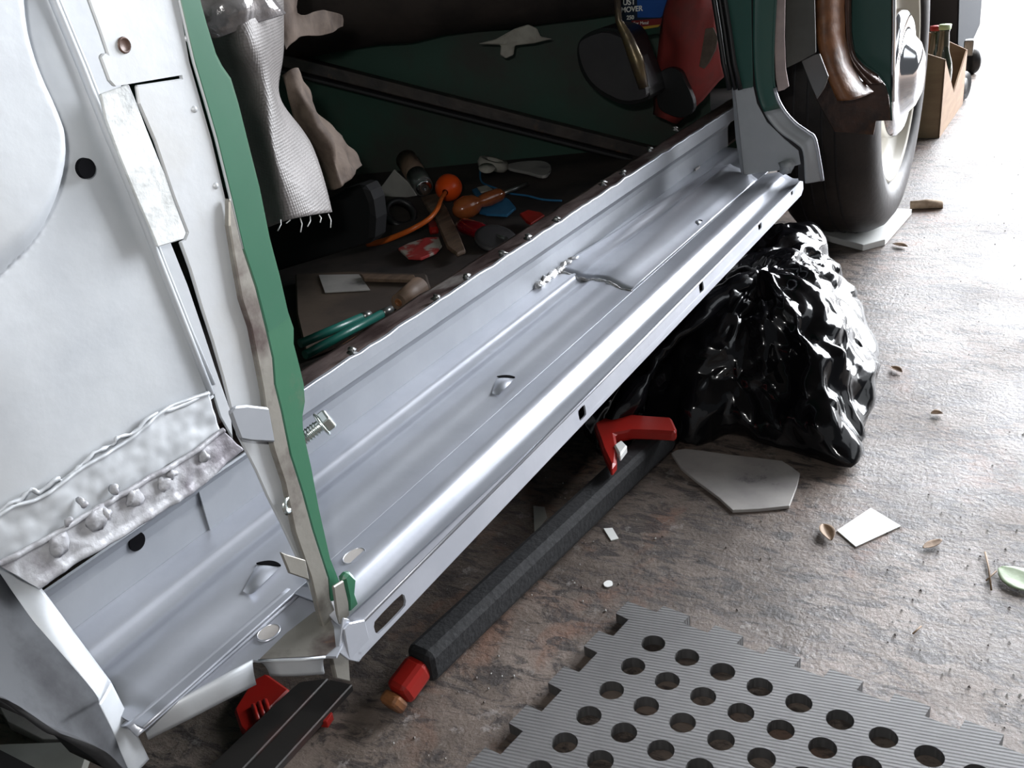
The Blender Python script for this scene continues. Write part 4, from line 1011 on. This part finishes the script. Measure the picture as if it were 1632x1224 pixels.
for k, (a, b, lb) in enumerate((((1572, 925), (1588, 910), 'thin twig beside the pale green leaf'), ((1570, 880), (1580, 940), 'long curved twig left of the pale green leaf'), ((1455, 1010), (1468, 998), 'short straw on the concrete above the foam mat'))):
    a3, b3 = PZ(*a, .002), PZ(*b, .002)
    finish(tube('twig', [a3, a3.lerp(b3, .5) + Vector((.004 if k == 1 else 0, 0, 0)), b3], .0009, M['leaf'], seg=6), lb, 'twig', 'twigs on the concrete')
rnd = random.Random(3)
vs, fs = [], []
for k in range(420):                      # fine crumbs of grit, far too many to count
    px, py = rnd.uniform(600, 1640), rnd.uniform(620, 1224)
    if rnd.random() < .35: px, py = rnd.uniform(1400, 1640), rnd.uniform(250, 1224)
    c = PZ(px, py, .0005); s = rnd.uniform(.0006, .0019)
    di, dj = (c.x - .6478), -(c.y - .2931); ga_ = math.radians(98.89079); gi, gj = (di * math.cos(ga_) + dj * math.sin(ga_)) / .0354, (-di * math.sin(ga_) + dj * math.cos(ga_)) / .0354
    if gi > -1.9 and gj > -1.9: continue
    if (c.x - 1.2) ** 2 + (c.y - .4) ** 2 < .11: continue
    if -.3 < c.y < .6 and c.x < 2.6:
        b0 = len(vs)
        for d in ((1, 0, 0), (-.4, .9, 0), (-.6, -.8, 0), (0, 0, 1.1)): vs.append(c + Vector(d) * s * rnd.uniform(.6, 1.2))
        fs += [(b0, b0 + 1, b0 + 3), (b0 + 1, b0 + 2, b0 + 3), (b0 + 2, b0, b0 + 3), (b0, b0 + 2, b0 + 1)]
g_ = link('grit', mesh('grit', vs, fs), material('pale_grit', (.6, .6, .58), .4, 0, c2=(.1, .08, .07), scale=30, lo=.48, hi=.52))
finish(g_, 'fine pale and dark crumbs of grit scattered over the concrete', 'grit', kind='stuff')

# foam mat
MO = Vector((.647806, .293117, 0)); MS = .0354005; MA = math.radians(98.89079)
def mg(i, j, z=.012):
    return Vector((MO.x + MS * (i * math.cos(MA) - j * math.sin(MA)), MO.y - MS * (i * math.sin(MA) + j * math.cos(MA)), z))
o1 = []
def teeth(a, b, n): pass
top_e = [(-1.5, -1.13), (-.56, -1.13)]
for s in range(0, 8):
    a = -.55 + 1.575 * s; b = a + .82
    top_e += [(a - .02, -1.1), (a, -1.46), (b, -1.46), (b - .02, -1.1)]
mx = 12.2
out = [(x, y) for x, y in top_e if x < mx] + [(mx, -1.1), (mx, 13.2), (-1.07, 13.2)]
left = []
for s in range(0, 8):
    a = .3 + 1.6 * s; b = a + .73
    left += [(-1.05, a), (-1.5, a + .02), (-1.5, b), (-1.05, b + .02)]
left = [(-1.5, -1.13), (-1.5, -.52), (-1.06, -.48)] + left
out += list(reversed([p for p in left if p[1] < 13]))[:-1]
holes = []
for i in range(0, 12):
    for j in range(0, 13):
        holes.append([mg(i + .315 * math.cos(2 * math.pi * k / 28), j + .315 * math.sin(2 * math.pi * k / 28)) for k in range(28)])
fmx = sheet('foam_mat', [mg(*p) for p in out], .011, mat_material(-MA + math.radians(90)), holes=holes, bev=.0008, away=Vector((0, 0, -1)))
finish(fmx, 'grey ribbed interlocking foam mat with rows of round holes on the concrete', 'mat')

# steel rails and red jack at the bottom left
jk = empty('trolley_jack', PZ(430, 1140, 0), 'red jack frame half hidden below the silver sill behind the dark steel rails', 'jack')
sheet('jack_body', loop([(372, 1130), (400, 1085), (425, 1072), (462, 1098), (436, 1124), (420, 1146), (392, 1172), (382, 1160)], lambda x, y: PZ(x, y, .010)), .008, M['red'], jk, bev=.003, away=Vector((0, 0, -1)))
for k in range(3):
    a = PZ(404 + k * 9, 1124 - k * 4, .011); b = PZ(412 + k * 9, 1150 - k * 6, .011)
    tube('rib', [a, b], .0025, M['red'], jk, seg=8)
sheet('jack_foot', loop([(506, 1148), (524, 1130), (530, 1136), (520, 1150)], lambda x, y: PZ(x, y, .01)), .008, M['red'], jk, away=Vector((0, 0, -1)))
def rail(label, pts, z, th):
    P = [PZ(*p, z) for p in pts]
    return finish(sheet('steel_rail', P, th, M['dark_steel'], bev=.001, away=Vector((0, 0, -1))), label, 'rail', 'steel rails by the red jack')
rail('dark steel rail at the bottom left, the one nearer the red jack', [(330, 1224), (464, 1097), (478, 1086), (524, 1080), (386, 1226), (340, 1275), (280, 1275)], .016, .008)
rail('dark steel rail at the bottom left, the one nearer the foam mat', [(388, 1228), (526, 1082), (562, 1090), (440, 1224), (400, 1268), (345, 1275)], .014, .008)
# boards in the bottom left corner
flat('grey_board', 'pale grey board in the bottom left corner under the wheel arch', 'board', [(-60, 1184), (0, 1186), (110, 1182), (146, 1178), (130, 1226), (100, 1300), (-60, 1300)], .012, .010, M['grey_board'])
flat('white_offcut', 'white offcut of board behind the pale grey board in the bottom left corner', 'board', [(-60, 1100), (0, 1128), (12, 1150), (68, 1178), (130, 1178), (100, 1150), (30, 1110), (0, 1090), (-60, 1060)], .012, .010, M['grey_white'])

# ------------------------------------------------------------------ far right: carton of bottles and trolley cabinet
ct = empty('bottle_carton', PZ(1495, 218, 0), 'open brown cardboard carton holding two bottles beyond the car wheel', 'carton')
P0, P1, P2 = PZ(1455, 222, 0), PZ(1499, 220, 0), PZ(1534, 168, 0)
P1 = PZ(1497, 220, 0); P2 = PZ(1534, 166, 0)
dirA = (P1 - P2); nrm = Vector((-dirA.y, dirA.x, 0)).normalized()
if nrm.y < 0: nrm = -nrm
P0 = P1 + nrm * .20; P3 = P2 + nrm * .20
def wallq(name, a, b, ha, hb, mid=None):
    pts = [a, b, b + Vector((0, 0, hb))] + ([mid] if mid is not None else []) + [a + Vector((0, 0, ha))]
    return sheet(name, pts, .004, M['card'], ct, bev=0)
def htop(P, px, py):                        # height of a photo point above floor point P
    n = Vector((P.x, P.y, 0)).normalized(); r = ray(px, py); return (EYE + r * (P - EYE).dot(n) / r.dot(n)).z
hA = htop(P1, 1508, 95); hB = htop(P2, 1535, 80)
wallq('carton_front', P0, P1, hA + .07, hA)
wallq('carton_side', P1, P2, hA, hB, (P1 + P2) / 2 + Vector((0, 0, (hA + hB) / 2 - .10)))
wallq('carton_back', P2, P3, hB, hB + .10)
wallq('carton_inner', P0, P3, hA + .05, hB + .05)
for k, (px, py, lb, cm) in enumerate(((1500, 42, 'dark glass bottle with a pale green cap standing in the carton', M['green_cap']), (1489, 44, 'dark glass bottle with a red cap standing in the carton', M['red']))):
    q0 = PX((1505, 1491)[k], 60, (2.97, 3.03)[k]); b0 = Vector((q0.x, q0.y, .004))
    ht = htop(b0, px, py)
    e = empty('bottle', b0, lb, 'bottle', 'glass bottles in the carton')
    lathe('glass', [(0, 0), (.025, 0), (.027, .005), (.027, ht * .52), (.024, ht * .6), (.015, ht * .72), (.012, ht * .92), (.0135, ht * .93), (.0135, ht * .965), (0, ht * .965)], b0, (0, 0, 1), M['glass_bottle'], e, seg=28)
    lathe('cap', [(.0155, ht * .95), (.0165, ht), (0, ht)], b0, (0, 0, 1), cm, e, seg=24)
# roller cabinet
cbn = empty('roller_cabinet', PZ(1545, 90, 0), 'dark roller cabinet with grey side and black castors beyond the carton', 'cabinet')
ca, cb2 = PZ(1541, 160, 0), PZ(1557, 117, 0)
cy0 = Vector((-(cb2 - ca).normalized().y, (cb2 - ca).normalized().x, 0))
cp_, cn_ = vplane(ca + cy0 * .06, cb2 + cy0 * .06)
CS = lambda x, y: PN(x, y, cp_, cn_)
cx_ = (cb2 - ca).normalized(); cy_ = Vector((-cx_.y, cx_.x, 0))
side = [CS(1530, -60), CS(1529, 0), CS(1527, 71), CS(1538, 85), CS(1560, 61), CS(1565, 0), CS(1566, -60)]
sheet('side_panel', side, .004, M['cab_grey'], cbn, bev=.0005, away=cy_)
sheet('carcass', [p + cy_ * .005 for p in side], .50, M['black'], cbn, bev=0, away=cy_)
for k, (px, py, s_) in enumerate(((1543.5, 138, .3), (1559, 94, -.5))):
    b0 = (ca, cb2)[k]; rr = .042
    cc = b0 + Vector((0, 0, rr)) + cy_ * .02
    axw = (cy_ + cx_ * s_).normalized()
    lathe('castor', [(0, -.012), (rr * .55, -.012), (rr * .6, -.006), (rr * .9, -.016), (rr, -.010), (rr, .010), (rr * .9, .016), (0, .016)], cc, axw, M['rubber'], cbn, seg=36)
    box('castor_fork', cc + cx_ * (-.02) + Vector((0, 0, .045)) + cy_ * .01, (.035, .03, .05), M['steel'], cbn, bev=.003)
